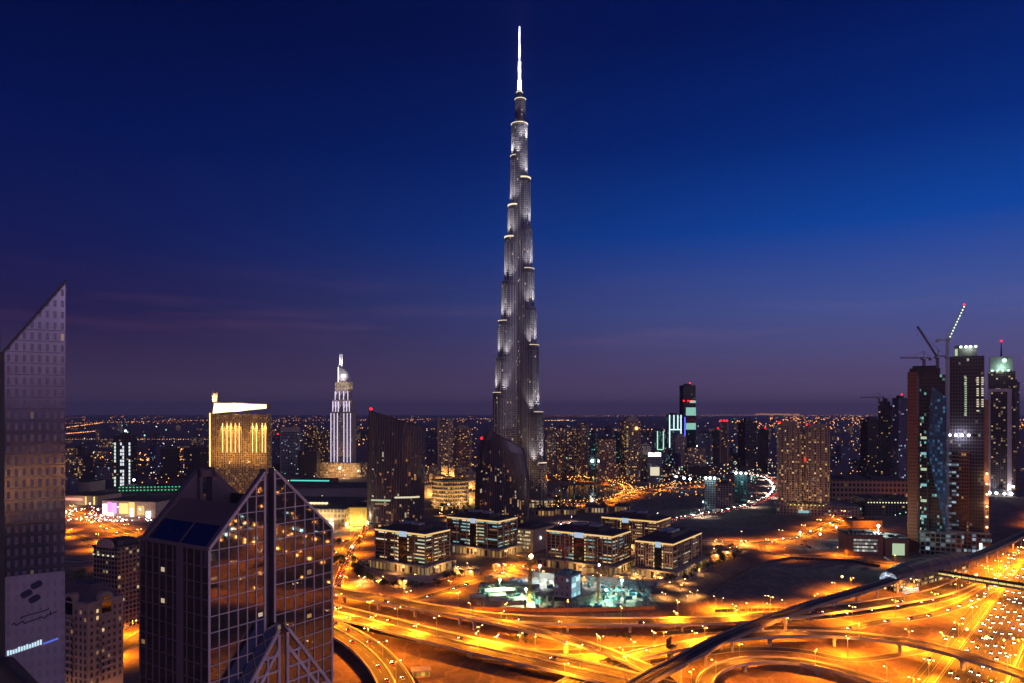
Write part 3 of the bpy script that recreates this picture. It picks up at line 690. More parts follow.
b = MB(); b.box(H2-slot, H2+slot, 3.0, 4.0, 0, AZ-3); b.box(H2-slot, H2-slot+.3, .02, 3, 0, AZ-1); b.box(H2+slot-.3, H2+slot, .02, 3, 0, AZ-1); b.build('central_slot', gwall, gb)
# gable end walls (thick) front and back
def gable(y0, y1, name, mat, z0=EZ-6, gap=slot):
    b = MB()
    for xs in ([(0, gz(0)), (H2-gap, gz(H2-gap))], [(H2+gap, gz(H2+gap)), (Wd, gz(Wd))]):
        (xa, za), (xb, zb) = xs
        f = [(xa, y0, z0), (xb, y0, z0), (xb, y0, zb), (xa, y0, za)]; g = [(x, y1, z) for x, y, z in f]
        b.face(f); b.face(g[::-1])
        for i in range(4):
            j = (i+1) % 4; b.face([f[j], f[i], g[i], g[j]])
    return b.build(name, mat, gb)
gable(.02, 2.6, 'front_gable', gwall); gable(Dp-2.6, Dp-.02, 'rear_gable', gwall)
b = MB(); b.box(.02, .4, .02, Dp-.02, 0, EZ-.3); b.box(Wd-.4, Wd-.02, .02, Dp-.02, 0, EZ-.3); b.box(.4, Wd-.4, Dp-.4, Dp-.02, 0, EZ-.3); sw = b.build('side_wall', M['mirror'], gb)
b = MB()
for i in range(11):
    y = Dp*i/10; wd = 3.4 if i == 4 else .3
    b.box(-.28, .0, y-wd/2, y+wd/2, 0, EZ)
z = 3.
while z < EZ: b.box(-.22, .0, 0, Dp, z-.15, z+.15); z += 5.35
b.box(-.6, .0, -.3, Dp, EZ-.5, EZ+.6); b.build('side_mullions', pmat('dark bronze mullion', (.26, .19, .20), .5, .0, var=.1), sw)
# roof slopes between the gables
sl = lambda x: EZ+(AZ-EZ)*x/H2-1.4
xa, xm, xt = .4, H2*.30, H2*.60
b = MB(); b.face([(xa, 2.6, sl(xa)), (xm, 2.6, sl(xm)), (xm, Dp-2.6, sl(xm)), (xa, Dp-2.6, sl(xa))][::-1])
b.face([(Wd-xa*FR, 2.6, sl(xa)), (Wd-xm*FR, 2.6, sl(xm)), (Wd-xm*FR, Dp-2.6, sl(xm)), (Wd-xa*FR, Dp-2.6, sl(xa))]); b.build('roof_glazing', pmat('deep blue roof glass', (.015, .025, .10), .25, 0, .8, var=.1), gb)
b = MB(); b.face([(xm, 2.6, sl(xm)), (xt, 2.6, sl(xt)-1), (xt, Dp-2.6, sl(xt)-1), (xm, Dp-2.6, sl(xm))][::-1])
b.face([(Wd-xm*FR, 2.6, sl(xm)), (Wd-xt*FR, 2.6, sl(xt)-1), (Wd-xt*FR, Dp-2.6, sl(xt)-1), (Wd-xm*FR, Dp-2.6, sl(xm))]); b.build('roof_panel', pmat('mauve roof sheeting', (.17, .125, .12), .6, var=.15, vs_=.05), gb)
b = MB(); b.box(xt+.02, Wd-xt*FR-.02, 2.62, Dp-2.62, sl(xt)-9, sl(xt)-6); b.box(xt+.02, xt+.5, 2.62, Dp-2.62, sl(xt)-5.98, sl(xt)-1.1); b.box(Wd-xt*FR-.5, Wd-xt*FR-.02, 2.62, Dp-2.62, sl(xt)-5.98, sl(xt)-1.1); b.build('roof_deck', M['roof'], gb)
b = MB()
for s in (-1, 1): b.box(H2+s*2.6-.6, H2+s*2.6+.6, Dp-4.2, Dp-2.62, EZ-2, AZ-2.2)
b.box(H2-3.2, H2+3.2, Dp-4.2, Dp-2.62, AZ-5.5, AZ-2.8); b.build('rear_posts', gwall, gb)
for k, (y, x0) in enumerate(((Dp*.46, xm),)):
    b = MB(); b.beam((xa, y, sl(xa)+.15), (xm, y, sl(xm)+.15), .5, .3); b.build('roof_seam', gwall, gb)
# glowing panes added in place of city lights reflected in the glass
rw = random.Random(3); done = set()
wl = [emat('city glint warm', (1, .5, .14), .4), emat('city glint white', (1, .8, .5), .5), emat('city glint dim', (1, .5, .2), .22)]
for k in range(9):
    s = rw.random() < .55; c = rw.randrange(6); r_i = rw.randrange(9, 24); key = (s, c, r_i)
    if key in done: continue
    done.add(key); x0, x1 = (0, H2-slot) if s else (H2+slot, Wd); cwid = (x1-x0)/6; z = 3+5.35*r_i
    xc = x0+cwid*(c+.5)
    if z+5 > gz(xc-2)-1 or z+5 > gz(xc+2)-1: continue
    b = MB(); a = rw.uniform(.5, 1.2); b.box(xc-a, xc+a, -.06, -.02, z+1, z+rw.uniform(1.8, 2.8)); b.build('window_or_glint', rw.choice(wl), gb)
for k in range(3):
    y = Dp*(rw.randrange(10)+.5)/10; z = 3+5.35*rw.randrange(9, 20); b = MB(); b.box(-.06, -.02, y-1, y+1, z+1, z+2.5); b.build('window_or_glint', rw.choice(wl), gb)
# projecting lower gable with a double frame
PG = 7.; pz, pw, ph = 87., 21.5, 27.
b = MB(); poly = [(H2-pw, pz-ph), (H2+pw, pz-ph), (H2, pz)]
for y in (-PG,): b.face([(x, y, z) for x, z in poly])
b.face([(H2-pw, -PG, pz-ph), (H2, -PG, pz), (H2, -.3, pz), (H2-pw, -.3, pz-ph)][::-1]); b.face([(H2+pw, -PG, pz-ph), (H2, -PG, pz), (H2, -.3, pz), (H2+pw, -.3, pz-ph)])
b.box(H2-pw, H2+pw, -PG, -.3, 0, pz-ph, bottom=False); pg = b.build('entrance_gable', M['mirror'], gb)
b = MB()
for s in (-1, 1):
    for o in (0, 4.2):
        b.beam((H2+s*1.8, -PG-.2, pz-o*1.5-1.5), (H2+s*pw, -PG-.2, pz-ph-o*1.5), .7, 1.1)
    b.box(H2+s*1.8-.5, H2+s*1.8+.5, -PG-.45, -PG-.02, 0, pz-3)
    for q in (6.5, 11, 15.5, 20): b.box(H2+s*q-.35, H2+s*q+.35, -PG-.4, -PG-.02, 0, pz-ph*q/pw-1)
    for j in range(10):
        z = pz-10-j*5.2; x_ = min(pw, max(2.2, (pz-z)/ph*pw)); b.box(min(H2+s*1.8, H2+s*x_), max(H2+s*1.8, H2+s*x_), -PG-.35, -PG-.02, z-.35, z+.35)
b.build('gable_frame', mull, pg)
# ------------------------------------------------------------------ tall glass tower cut by the left edge
TY = 200.; tx0 = X(4.5, TY); tx1 = X(65.5, TY)
lt = empty('glass_tower', (tx0, TY, 0), R(31), 'pale mauve glass tower with a steep sloping top at the left edge', 'tower')
wT = 14.05; zR = ZH(281, TY+7.2); zL = ZH(352, TY)
gl = facade('mauve reflective panels', (.27, .25, .33), glass=(.19, .175, .245), cw=1.78, fh=3.1, mu=(.3, .72), mv=(.12, .72), lit=0.006, cols=((0, (1, .6, .25)),), es=.25, rough=.10, grough=.22, metal=.35, wallmetal=.75)
b = MB()
f = [(0, 0), (wT, 0)]
b.face([(0, 0, 0), (wT, 0, 0), (wT, 0, zR), (0, 0, zL)]); ffc = b.build('front_face', gl, lt)
b = MB()
for k in range(60):
    z = 3.1*k
    if z < zR: b.box(max(0, wT*(z-zL)/(zR-zL)), wT, -.05, -.002, z-.06, z+.06)
b.build('panel_joints', M['darksteel'], ffc)
b = MB(); b.face([(wT, 0, 0), (wT, 22, 0), (wT, 22, zR), (wT, 0, zR)]); b.face([(wT, 22, 0), (0, 22, 0), (0, 22, zL), (wT, 22, zR)]); b.build('side_face', gl, lt)
b = MB(); b.beam((-.3, -.1, zL+.1), (wT+.1, -.1, zR+.1), .4, .5); b.beam((-.3, 11, zL-.6), (wT, 11, zR-.6), 22.0, .5); b.build('sloping_roof', M['darksteel'], lt)
b = MB(); b.box(-2.2, -.02, -.8, 22, 0, zL); b.build('corner_pier', M['darksteel'], lt)
b = MB(); b.box(-14, -2.25, 3, 22, 0, ZH(323, TY)); b.build('rear_block', pmat('grey cladding', (.2, .17, .19), .6), lt)
b = MB(); b.face([(.1, -.07, 0), (wT-.1, -.07, 0), (wT-.1, -.07, ZH(571, TY+7)), (.1, -.07, ZH(577, TY))]); b.build('pale_lower_panel', facade('pale lower panel', (.33, .29, .36), glass=(.27, .235, .30), cw=1.78, fh=3.1, mu=(.3, .72), mv=(.12, .72), lit=0, rough=.35, grough=.3), lt)
# painted emblem and script on the lower facade, and a blue white light sign
em_m = pmat('dark blue sign paint', (.025, .02, .07), .6, var=0)
pxs = wT/61.
def sq(cx, cy, r, tilt):
    P = []
    for i in range(24):
        a = 2*math.pi*i/24; k = (abs(math.cos(a))**3.5+abs(math.sin(a))**3.5)**(-1/3.5); x_, z_ = r*k*math.cos(a), r*k*math.sin(a)*.62
        P.append(((cx-4.5)*pxs+(x_*math.cos(tilt)-z_*math.sin(tilt))*pxs, -.10, ZH(cy, TY)+(x_*math.sin(tilt)+z_*math.cos(tilt))*pxs))
    return P
b = MB()
for cx, cy in ((36, 588), (26, 596), (34, 602)): b.face(sq(cx, cy, 6.2, .5))
b.build('emblem', em_m, lt)
b = MB()
def stroke(P, wd=.32):
    for (xa, ya), (xb, yb) in zip(P, P[1:]): b.beam(((xa-4.5)*pxs, -.10, ZH(ya, TY)), ((xb-4.5)*pxs, -.10, ZH(yb, TY)), wd, .06, up=(0, 1, 0))
stroke([(21, 619), (27, 618), (33, 617), (39, 616), (46, 615), (49, 613.5)]); stroke([(20, 621), (22, 618.5)]); stroke([(12, 626), (14, 624), (16, 627), (19, 625), (22, 623), (24, 626), (30, 624), (36, 623), (41, 621), (44, 623), (47, 620), (52, 619), (57, 617)])
stroke([(27, 615.5), (28, 615.5)]); stroke([(40, 613.5), (41, 613)]); stroke([(33, 627), (34, 627)]); stroke([(50, 616), (50.4, 621)])
b.build('script_sign', em_m, lt)
b = MB()
for i in range(13):
    xa = 7+i*2.7; yb = 655.5-i*.55; hgt = random.choice((3, 4, 4.5, 3.5)); b.box((xa-4.5)*pxs, (xa-4.5+1.9)*pxs, -.2, -.09, ZH(yb+.5, TY), ZH(yb-hgt, TY))
b.build('light_sign', emat('blue white sign light', (.6, .85, 1), 1.0), lt)
b = MB(); b.beam(((43-4.5)*pxs, -.14, ZH(649, TY)), ((58-4.5)*pxs, -.14, ZH(645.5, TY)), .5, .06, up=(0, 1, 0)); b.build('sign_tail', emat('blue sign light', (.12, .2, 1), .7), lt)
# near roof at the very bottom left
b = MB(); ry = 120.
nr = empty('near_roof', (X(-30, ry), ry, 0), 0, 'black pitched roof corner at the bottom left', 'building')
pk = ZH(662, ry); px1 = X(34, ry)-X(-30, ry); pm = X(3, ry)-X(-30, ry)
b.face([(-8, 0, 30), (px1+6, 0, 30), (px1, 0, ZH(694, ry)), (pm, 0, pk), (-8, 0, pk)]); b.face([(px1, 0, ZH(694, ry)), (px1, 2.5, ZH(694, ry)), (pm, 2.5, pk), (pm, 0, pk)]); b.face([(pm, 0, pk), (pm, 2.5, pk), (-8, 2.5, pk), (-8, 0, pk)]); b.build('pitched_roof', M['roof'], nr)
b = MB(); b.beam((pm, -.2, pk+.2), (px1, -.2, ZH(694, ry)+.2), .5, .5); b.build('roof_edge', M['darksteel'], nr)
# ------------------------------------------------------------------ office blocks with lit cornices
OU = Vector((-.84, .545, 0)).normalized(); OV = Vector((.545, .84, 0)).normalized()
rust = pmat('dark rust granite', (.10, .072, .065), .5, var=.2, vs_=.1); pale = pmat('pale stone fins', (.36, .29, .25), .7, var=.15)
bandm = {k: emat('lit office band '+k, c, s) for k, c, s in (('white', (1, .90, .62), .8), ('green', (.75, 1, .62), .55), ('teal', (.35, .85, .9), .55), ('warm', (1, .66, .28), .8), ('dim', (1, .55, .22), .22))}
darkband = pmat('dark office glass', (.02, .018, .022), .1, 0, .8, var=0)
arcade = facade('lit arcade', (.34, .28, .22), glass=(.03, .03, .03), cw=5, fh=9.5, mu=(.2, .8), mv=(.1, .8), lit=.7, cols=((0, (1, .55, .15)), (.5, (1, .75, .4)), (.85, (.6, .9, .7))), es=.5)
def office(cpx, cpy, zr, Lu, Lv, label, seed, fins, tint, sign_u=(.35, .5), steps=True, floors=8):
    rn = random.Random(seed); C0 = G(cpx, cpy, zr); o = empty('office_block', (C0.x, C0.y, 0), 0, label, 'office block')
    u, v = OU, OV
    def bx(b, a0, a1, b0, b1, z0, z1):     # a along u, b along v, from the near corner
        P = [u*a0+v*b0, u*a0+v*b1, u*a1+v*b1, u*a1+v*b0]; b.prism([(p.x, p.y) for p in P], z0, z1)
    b = MB(); bx(b, 0, Lu, 0, Lv, 0, zr-1.2); body = b.build('wall', rust if not fins else pmat('dark brown stone', (.11, .08, .07), .6, var=.2) if 'dark brown stone' not in bpy.data.materials else bpy.data.materials['dark brown stone'], o)
    # cornice with its light strip, roof, inner roof block
    for a0, a1, b0, b1 in ((-.5, Lu+.5, -.55, 0), (-.55, 0, 0, Lv+.5)):
        b = MB(); bx(b, a0, a1, b0, b1, zr-2.5, zr-.7); b.build('cornice_light', M['cornice'], o)
    b = MB(); bx(b, -1.1, Lu+1.1, -1.1, Lv+1.1, zr-.68, zr); b.build('roof', M['roof'], o)
    b = MB(); bx(b, Lu*.25, Lu*.8, Lv*.25, Lv*.85, zr+.01, zr+4.5); ph = b.build('roof_plant', M['roof'], o)
    b = MB(); bx(b, Lu*.3, Lu*.45, Lv*.35, Lv*.6, zr+4.52, zr+6.5); bx(b, Lu*.55, Lu*.72, Lv*.4, Lv*.7, zr+4.52, zr+5.8); b.build('cooling_unit', M['steel'], ph)
    fh = (zr-12)/floors
    for k in range(floors):
        z0 = 10+fh*k
        for face, Ln in (('u', Lu), ('v', Lv)):
            segs = 4 if face == 'u' else 3
            for sgi in range(segs):
                s0 = Ln*(sgi+.06)/segs; s1 = Ln*(sgi+.94)/segs
                r = rn.random(); key = None
                if r < .60: key = rn.choice(tint)
                elif r < .72: key = 'dim'
                b = MB()
                if face == 'u': bx(b, s0, s1, -.12, -.01, z0+fh*.35, z0+fh*.80)
                else: bx(b, -.12, -.01, s0, s1, z0+fh*.35, z0+fh*.80)
                if key:
                    e = s0+(s1-s0)*rn.uniform(.35, 1); b2 = MB()
                    if face == 'u': bx(b2, s0, e, -.17, -.13, z0+fh*.40, z0+fh*.76)
                    else: bx(b2, -.17, -.13, s0, e, z0+fh*.45, z0+fh*.72)
                    wb = b.build('window_band', darkband, o); b2.build('lit_panes', bandm[key], wb)
                else: b.build('window_band', darkband, o)
    b = MB()
    nf = (14, 8) if fins else (5, 4)
    for i in range(nf[0]+1): a = Lu*i/nf[0]; bx(b, a-.45, a+.45, -.7, -.2, 9, zr-2.2)
    for i in range(1, nf[1]+1): a = Lv*i/nf[1]; bx(b, -.7, -.2, a-.45, a+.45, 9, zr-2.2)
    b.build('stone_fins', pale, o)
    # recessed bay with a bright sign above
    b = MB(); bx(b, Lu*sign_u[0]-1, Lu*sign_u[1]+1, -1.1, -.75, 9, zr-3.6); b.build('entrance_bay', M['glass'], o)
    b = MB(); bx(b, Lu*sign_u[0], Lu*sign_u[1], -1.35, -1.12, zr-5.5, zr-.2); b.build('sign_panel', emat('office sign blue white', (.55, .75, 1), .7) if 'office sign blue white' not in bpy.data.materials else bpy.data.materials['office sign blue white'], o)
    for s in (0, 1):
        for k in range(floors):
            if rn.random() < .75:
                a = Lu*sign_u[s]+(1.6 if s else -1.6); b = MB(); bx(b, a-.6, a+.6, -1.3, -.8, 11+fh*k, 12.8+fh*k); b.build('bay_light', bandm['warm'], o)
    b = MB(); bx(b, -5, Lu+3, -5, Lv+5, 0, 8.5); pd = b.build('podium', arcade, o)
    b = MB(); bx(b, -6, Lu+4, -6, Lv+6, 8.5, 9.3); b.build('podium_roof', pale, pd)
    light('arcade_glow', 'POINT', (1, .52, .16), 9000, o, -v*12+u*Lu*.5-u*4+Vector((0, 0, 5)), size=2)
    light('arcade_glow', 'POINT', (1, .52, .16), 9000, o, -u*12+v*Lv*.5+Vector((0, 0, 5)), size=2)
    return o
office(425.5, 533.5, 41, 67, 38.5, 'rust coloured office block with lit cornice nearest the boulevard, leftmost of its group', 1, False, ('green', 'white', 'green', 'warm'))
office(498, 520.5, 41, 71, 38.5, 'office block with teal lit storeys directly behind the leftmost one', 2, False, ('teal', 'white', 'teal', 'green'), (.42, .52))
office(612.5, 535.5, 39, 75, 43, 'striped stone office block with a blue lit storey, just behind the teal lit site core', 3, True, ('teal', 'warm', 'teal', 'white'), (.42, .56))
office(672.7, 543, 36, 38, 82, 'striped stone office block with yellow cornice at the right end of its group', 4, True, ('white', 'dim', 'dim', 'warm'), (.3, .45))
office(657, 520.5, 38, 69, 41, 'striped office block standing behind its two neighbours with a square white sign', 5, True, ('dim', 'warm', 'dim'), (.5, .62))
# white-lit low office in the middle of them
C0 = G(533, 530, 26); o = empty('lit_office', (C0.x, C0.y, 0), 0, 'low grey office with white lit window rows and a round white lamp on its wall', 'office block')
def bxuv(b, a0, a1, b0, b1, z0, z1): b.prism([((OU*a+OV*c).x, (OU*a+OV*c).y) for a, c in ((a0, b0), (a0, b1), (a1, b1), (a1, b0))], z0, z1)
b = MB(); bxuv(b, 0, 32, 0, 48, 0, 26); b.build('wall', M['stone'], o)
for k in range(5):
    b = MB(); bxuv(b, 3, 33, -.15, -.02, 4+4.4*k, 6.4+4.4*k); b.build('window_band', facade('lit office row', (.2, .18, .15), glass=(.1, .1, .1), cw=2.4, fh=9, mu=(.1, .9), mv=(0, 1), lit=.85, cols=((0, (1, .8, .42)), (.6, (1, .9, .6))), es=1.0) if k == 0 else bpy.data.materials['lit office row'], o)
    b = MB(); bxuv(b, -.15, -.02, 30, 48, 4+4.4*k, 6.2+4.4*k); b.build('window_band', bandm['white'] if k % 2 else bandm['dim'], o)
b = MB(); bxuv(b, -.8, 33, -.8, 49, 26, 27); bxuv(b, 8, 26, 10, 40, 27, 29.5); b.build('roof', M['roof'], o)
b = MB(); p = OV*16-OU*.6; b.tube((p.x, p.y, 15), (p.x-.6*OV.y, p.y-.6, 15), 2.0, 2.0, 14); b.build('round_sign', emat('round white sign', (1, .95, .9), 1.6), o)
# ------------------------------------------------------------------ two dark pointed glass towers
def sailtower(xl, xr, ybase, top, lprof, rprof, label, seed, bulge=12):
    Y = D(ybase); o = empty('curved_glass_tower', (0, Y, 0), 0, label, 'tower')
    mt = facade('black ribbed glass', (.045, .042, .055), glass=(.09, .08, .095), cw=2.2, fh=3.9, mu=(.3, 1), mv=(.0, 1.), lit=.02, cols=((0, (1, .6, .3)), (.7, COOL), (.93, TEAL)), es=.14, rough=.35, grough=.14, wallmetal=.5, metal=.35)
    n, m = 22, 30
    def interp(tab, y):
        for (ya, xa), (yb, xb) in zip(tab, tab[1:]):
            if ya <= y <= yb: return xa+(xb-xa)*(y-ya)/(yb-ya)
        return tab[0][1] if y < tab[0][0] else tab[-1][1]
    def pt(i, j, back=False):
        s = i/n; yt = interp(top, xl+(xr-xl)*s); zt = ZH(yt, Y); z = zt*j/m; py = HZ+(CAMZ-z)*F/Y
        a, c = interp(lprof, py), interp(rprof, py); px = a+(c-a)*s
        dy = math.sin(math.pi*s)**.75*bulge
        return Vector((X(px, Y), (dy if back else -dy), z))
    for back in (False, True):
        b = MB(); 
        for i in range(n):
            u0 = (pt(i, 0)-pt(0, 0)).length; u1 = (pt(i+1, 0)-pt(0, 0)).length
            for j in range(m):
                q = [pt(i, j, back), pt(i+1, j, back), pt(i+1, j+1, back), pt(i, j+1, back)]; uv = [(u0, q[0].z), (u1, q[1].z), (u1, q[2].z), (u0, q[3].z)]
                b.face(q if not back else q[::-1], uv if not back else uv[::-1])
        b.build('rear_facade' if back else 'front_facade', mt, o)
    b = MB()
    for i in range(0, n+1, 1): b.beam(pt(i, m)+Vector((0, -.1, 0)), pt(i, 0)+Vector((0, -.1, 0)), .35, .5) if 0 < i < n else None
    b.build('vertical_fins', pmat('dark fin metal '+str(seed), (.22, .19, .24), .4, .5, var=0), o)
    b = MB()
    for i in range(n): b.beam(pt(i, m)+Vector((0, 0, .2)), pt(i+1, m)+Vector((0, 0, .2)), .8, .8); b.beam(pt(i, m, True)+Vector((0, 0, .2)), pt(i+1, m, True)+Vector((0, 0, .2)), .8, .8)
    b.build('roof_rim', M['darksteel'], o)
    b = MB()
    for i in range(n): b.face([pt(i, m)-Vector((0, 0, 2)), pt(i+1, m)-Vector((0, 0, 2)), pt(i+1, m, True)-Vector((0, 0, 2)), pt(i, m, True)-Vector((0, 0, 2))])
    b.build('roof', M['roof'], o)
    rn = random.Random(seed); glow = [emat('tower glint amber %d' % seed, (1, .42, .08), .32), emat('tower glint dim %d' % seed, (1, .36, .08), .12), emat('tower glint white %d' % seed, (1, .8, .5), .4)]  # glowing slivers stand for orange city light reflected low in the glass
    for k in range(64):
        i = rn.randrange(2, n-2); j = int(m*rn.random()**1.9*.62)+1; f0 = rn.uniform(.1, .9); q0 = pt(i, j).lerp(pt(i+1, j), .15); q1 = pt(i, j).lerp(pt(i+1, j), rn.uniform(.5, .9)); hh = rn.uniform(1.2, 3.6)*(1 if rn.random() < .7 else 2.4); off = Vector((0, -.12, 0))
        b = MB(); b.face([q0+off, q1+off, q1+off+Vector((0, 0, hh)), q0+off+Vector((0, 0, hh))]); b.build('window_or_glint', rn.choice(glow), o)
    p = pt(1, m)+Vector((0, 0, 3)); beacon(o, p, 1.7)
    b = MB(); q0 = pt(2, 0); q1 = pt(n-2, 0); b.box(q0.x, q1.x, -bulge-4, bulge+4, 0, 7); b.build('podium', facade('tower lobby '+str(seed), (.1, .09, .09), cw=4, fh=6.5, mu=(.06, .94), mv=(.2, .85), lit=.5, cols=((0, (1, .6, .2)), (.7, COOL)), es=.8), o)
    return o, pt, Y
o, pt, Y_ = sailtower(367, 424.5, 527, [(367, 410), (372, 412), (395, 419.5), (424.5, 428)], [(405, 369), (440, 367.6), (530, 366.5)], [(405, 424), (430, 424.5), (480, 425), (530, 423)], 'tall black glass tower with slanting top and red beacon behind the leftmost office block', 11)
for k, (x0, x1, py, key) in enumerate(((372, 392, 499.5, 'green'), (396, 420, 496.5, 'white'), (376, 390, 503, 'dim'))):
    b = MB(); pts = []
    for i in range(9):
        px = x0+(x1-x0)*i/8; s = (px-367)/57.5; pts.append(Vector((X(px, Y_), -math.sin(math.pi*s)**.75*12-.9, ZH(py, Y_))))
    for p, q in zip(pts, pts[1:]): b.beam(p, q, .3, 2.2)
    b.build('lit_floor', bandm[key], o)
o, pt, Y_ = sailtower(474.5, 529, 522, [(474.5, 446), (480, 433), (486, 430), (505, 437), (520, 443), (529, 449)], [(428, 484), (440, 480), (460, 477), (490, 475), (525, 474.5)], [(428, 514), (444, 521), (452, 525), (475, 528.5), (500, 529.5), (525, 529)], 'shorter black glass tower with rounded shoulders and red beacon in front of the supertall', 12, 13)
# ------------------------------------------------------------------ gold lit hotel
Y = 1480.; x0, x1 = X(212, Y), X(270, Y); o = empty('gold_hotel', ((x0+x1)/2, Y, 0), R(-4), 'gold lit hotel slab with a slanted glowing crown behind the gabled glass building', 'hotel'); hw_ = (x1-x0)/2
zt = ZH(414, Y); k_ = Y/F
gm = facade('golden hotel facade', (.50, .34, .16), glass=(.05, .03, .015), cw=4.6, fh=3.7, mu=(.3, .8), mv=(.25, .8), lit=.34, cols=((0, (1, .5, .08)), (.8, (1, .7, .3))), es=.6, rough=.7)
b = MB(); b.box(-hw_+4, hw_, -12, 12, 0, zt); b.build('wall', gm, o)
b = MB(); b.box(-hw_, -hw_+3.8, -13.5, 13.5, 0, zt+2); b.build('end_pier', M['tan'], o)
b = MB(); b.face([(-hw_+3, -11, zt), (hw_, -11, zt+11), (hw_, -11, zt+20), (-hw_+8, -11, zt+24)]); b.face([(-hw_+3, 11, zt), (hw_, 11, zt+11), (hw_, 11, zt+20), (-hw_+8, 11, zt+24)][::-1])
b.face([(hw_, -11, zt+11), (hw_, 11, zt+11), (hw_, 11, zt+20), (hw_, -11, zt+20)]); b.face([(-hw_+8, -11, zt+24), (hw_, -11, zt+20), (hw_, 11, zt+20), (-hw_+8, 11, zt+24)]); b.build('crown_wall', M['tan'], o)
b = MB(); b.face([(-hw_+5, -11.4, zt+1), (hw_-1, -11.4, zt+11), (hw_-1, -11.4, zt+19), (-hw_+8, -11.4, zt+22)]); b.build('crown_light', emat('glowing hotel crown', (1, .78, .46), 2.2), o)
b = MB()
for i in range(10):
    if i == 3: continue
    xx = -hw_+12+i*4.2; b.box(xx, xx+2.8, -11.9, -11.5, zt+10, zt+14.5)
b.build('crown_sign', emat('violet white sign letters', (.8, .75, 1), 2.2), o)
b = MB(); b.prism([(-hw_+3, -9), (-hw_+12, -6), (-hw_+12, 6), (-hw_+3, 9)], zt, zt+42); b.build('fin_tower', M['tan'], o)
b = MB(); b.tube((-hw_+1.5, 0, zt), (-hw_+1.5, 0, ZH(378, Y)), .8, .3, 6); b.build('mast', M['steel'], o)
for px, yb in ((225, 470), (229.5, 466), (233.5, 470), (238, 466), (242, 463), (255.5, 470), (259.5, 464), (265.5, 470), (268.5, 468)):
    xx = X(px, Y)-(x0+x1)/2; b = MB(); b.box(xx-.4, xx+.4, -12.9, -12.1, ZH(452, Y), ZH(423, Y)); b.build('light_strip', M['ledgold'], o)
    light('strip_downlight', 'SPOT', (1, .55, .14), 150000, o, (xx, -15.5, ZH(422, Y)), 50, spot_dir((0, .10, -1)), blend=1)
b = MB(); b.box(-hw_-.4, -hw_+1.6, -14.2, -13.6, ZH(468, Y), zt+2); b.build('light_strip', M['ledgold'], o)
light('fin_flood', 'SPOT', (1, .7, .4), 140000, o, (-hw_+7, -26, zt+26), 60, spot_dir((0, 1, .3)), blend=1)
light('crown_flood', 'SPOT', (1, .7, .4), 160000, o, (0, -24, zt+2), 120, spot_dir((0, 1, .8)), blend=1)
for xx in (-40, 0, 40): light('wall_flood', 'SPOT', (1, .52, .14), 85000, o, (xx, -60, 60), 110, spot_dir((0, 1, .75)), blend=1)
M['white_mast'] = pmat('white mast paint', (.75, .72, .72), .6, var=0)
# ------------------------------------------------------------------ white lit stepped hotel tower with a sail crown
Y = 1900.; o = empty('stepped_hotel_tower', (X(343.7, Y), Y, 0), R(-20), 'slender stepped hotel tower outlined in violet white light strips with a sail crown', 'hotel'); k_ = Y/F
sm = facade('pale hotel facade', (.38, .33, .36), glass=(.06, .05, .08), cw=3.4, fh=3.8, mu=(.25, .8), mv=(.25, .85), lit=.12, cols=((0, (1, .8, .6)), (.5, (.8, .8, 1))), es=.5)
for (ya, yb, hw_, dp) in ((412, 470, 11.3, 13), (400, 412, 9.6, 11), (390, 400, 7.3, 9)):
    w_ = hw_*k_; b = MB(); b.box(-w_, w_, -dp, dp, ZH(yb, Y) if yb < 460 else 0, ZH(ya, Y), bottom=False); b.build('shaft_tier', sm, o)
    b = MB(); b.box(-w_-.8, w_+.8, -dp-.8, dp+.8, ZH(ya, Y)-2.5, ZH(ya, Y)+.5); b.build('tier_cornice', M['stone'], o)
    n = 7 if hw_ > 9 else 4
    for i in range(n):
        if n == 7 and i == 3: continue
        xx = -w_+2*w_*i/(n-1); b = MB(); b.box(xx-.75, xx+.75, -dp-1.6, -dp-.9, ZH(min(yb, 466), Y), ZH(ya, Y)-3); b.build('light_strip', emat('violet white strip', (.86, .76, 1), 1.25) if 'violet white strip' not in bpy.data.materials else bpy.data.materials['violet white strip'], o)
        light('strip_uplight', 'SPOT', (.9, .8, 1), 60000, o, (xx+2, -dp-6, ZH(min(yb, 464), Y)), 50, spot_dir((0, .1, 1)), blend=1)
    b = MB()
    for s in (-1, 1): b.box(s*(w_+1.2)-.6, s*(w_+1.2)+.6, -dp*.6, dp*.6, ZH(min(yb, 466), Y), ZH(ya, Y)); 
    b.build('corner_pier', M['stone'], o)
w_ = 7.6*k_; b = MB(); b.box(-w_, w_, -10, 10, ZH(390, Y)+.6, ZH(382, Y)); b.build('crown_band', facade('gold lit crown band', (.5, .4, .28), glass=(.3, .2, .1), cw=2.6, fh=4, mu=(.2, .8), mv=(.1, .9), lit=.9, cols=((0, (1, .75, .4)),), es=.75), o)
b = MB(); P = [(-5*k_, ZH(382, Y)), (7*k_, ZH(382, Y)), (7*k_, ZH(378, Y)), (5*k_, ZH(373, Y)), (1.5*k_, ZH(369.5, Y)), (-5*k_, ZH(367.5, Y))]
f = [(x_, -4, z) for x_, z in P]; g = [(x_, 4, z) for x_, z in P]; b.face(f); b.face(g[::-1])
for i in range(len(P)): j = (i+1) % len(P); b.face([f[j], f[i], g[i], g[j]])
b.build('sail_crown', pmat('pale sail cladding', (.6, .56, .58), .5, var=.1), o)
b = MB(); b.box(-5.2*k_-.6, -5.2*k_+.6, -5, -4.1, ZH(382, Y), ZH(367, Y)); b.box(-1.5*k_, 3.2*k_, -5, -4.2, ZH(377, Y), ZH(374.5, Y)); b.build('crown_light', M['ledwhite'], o)
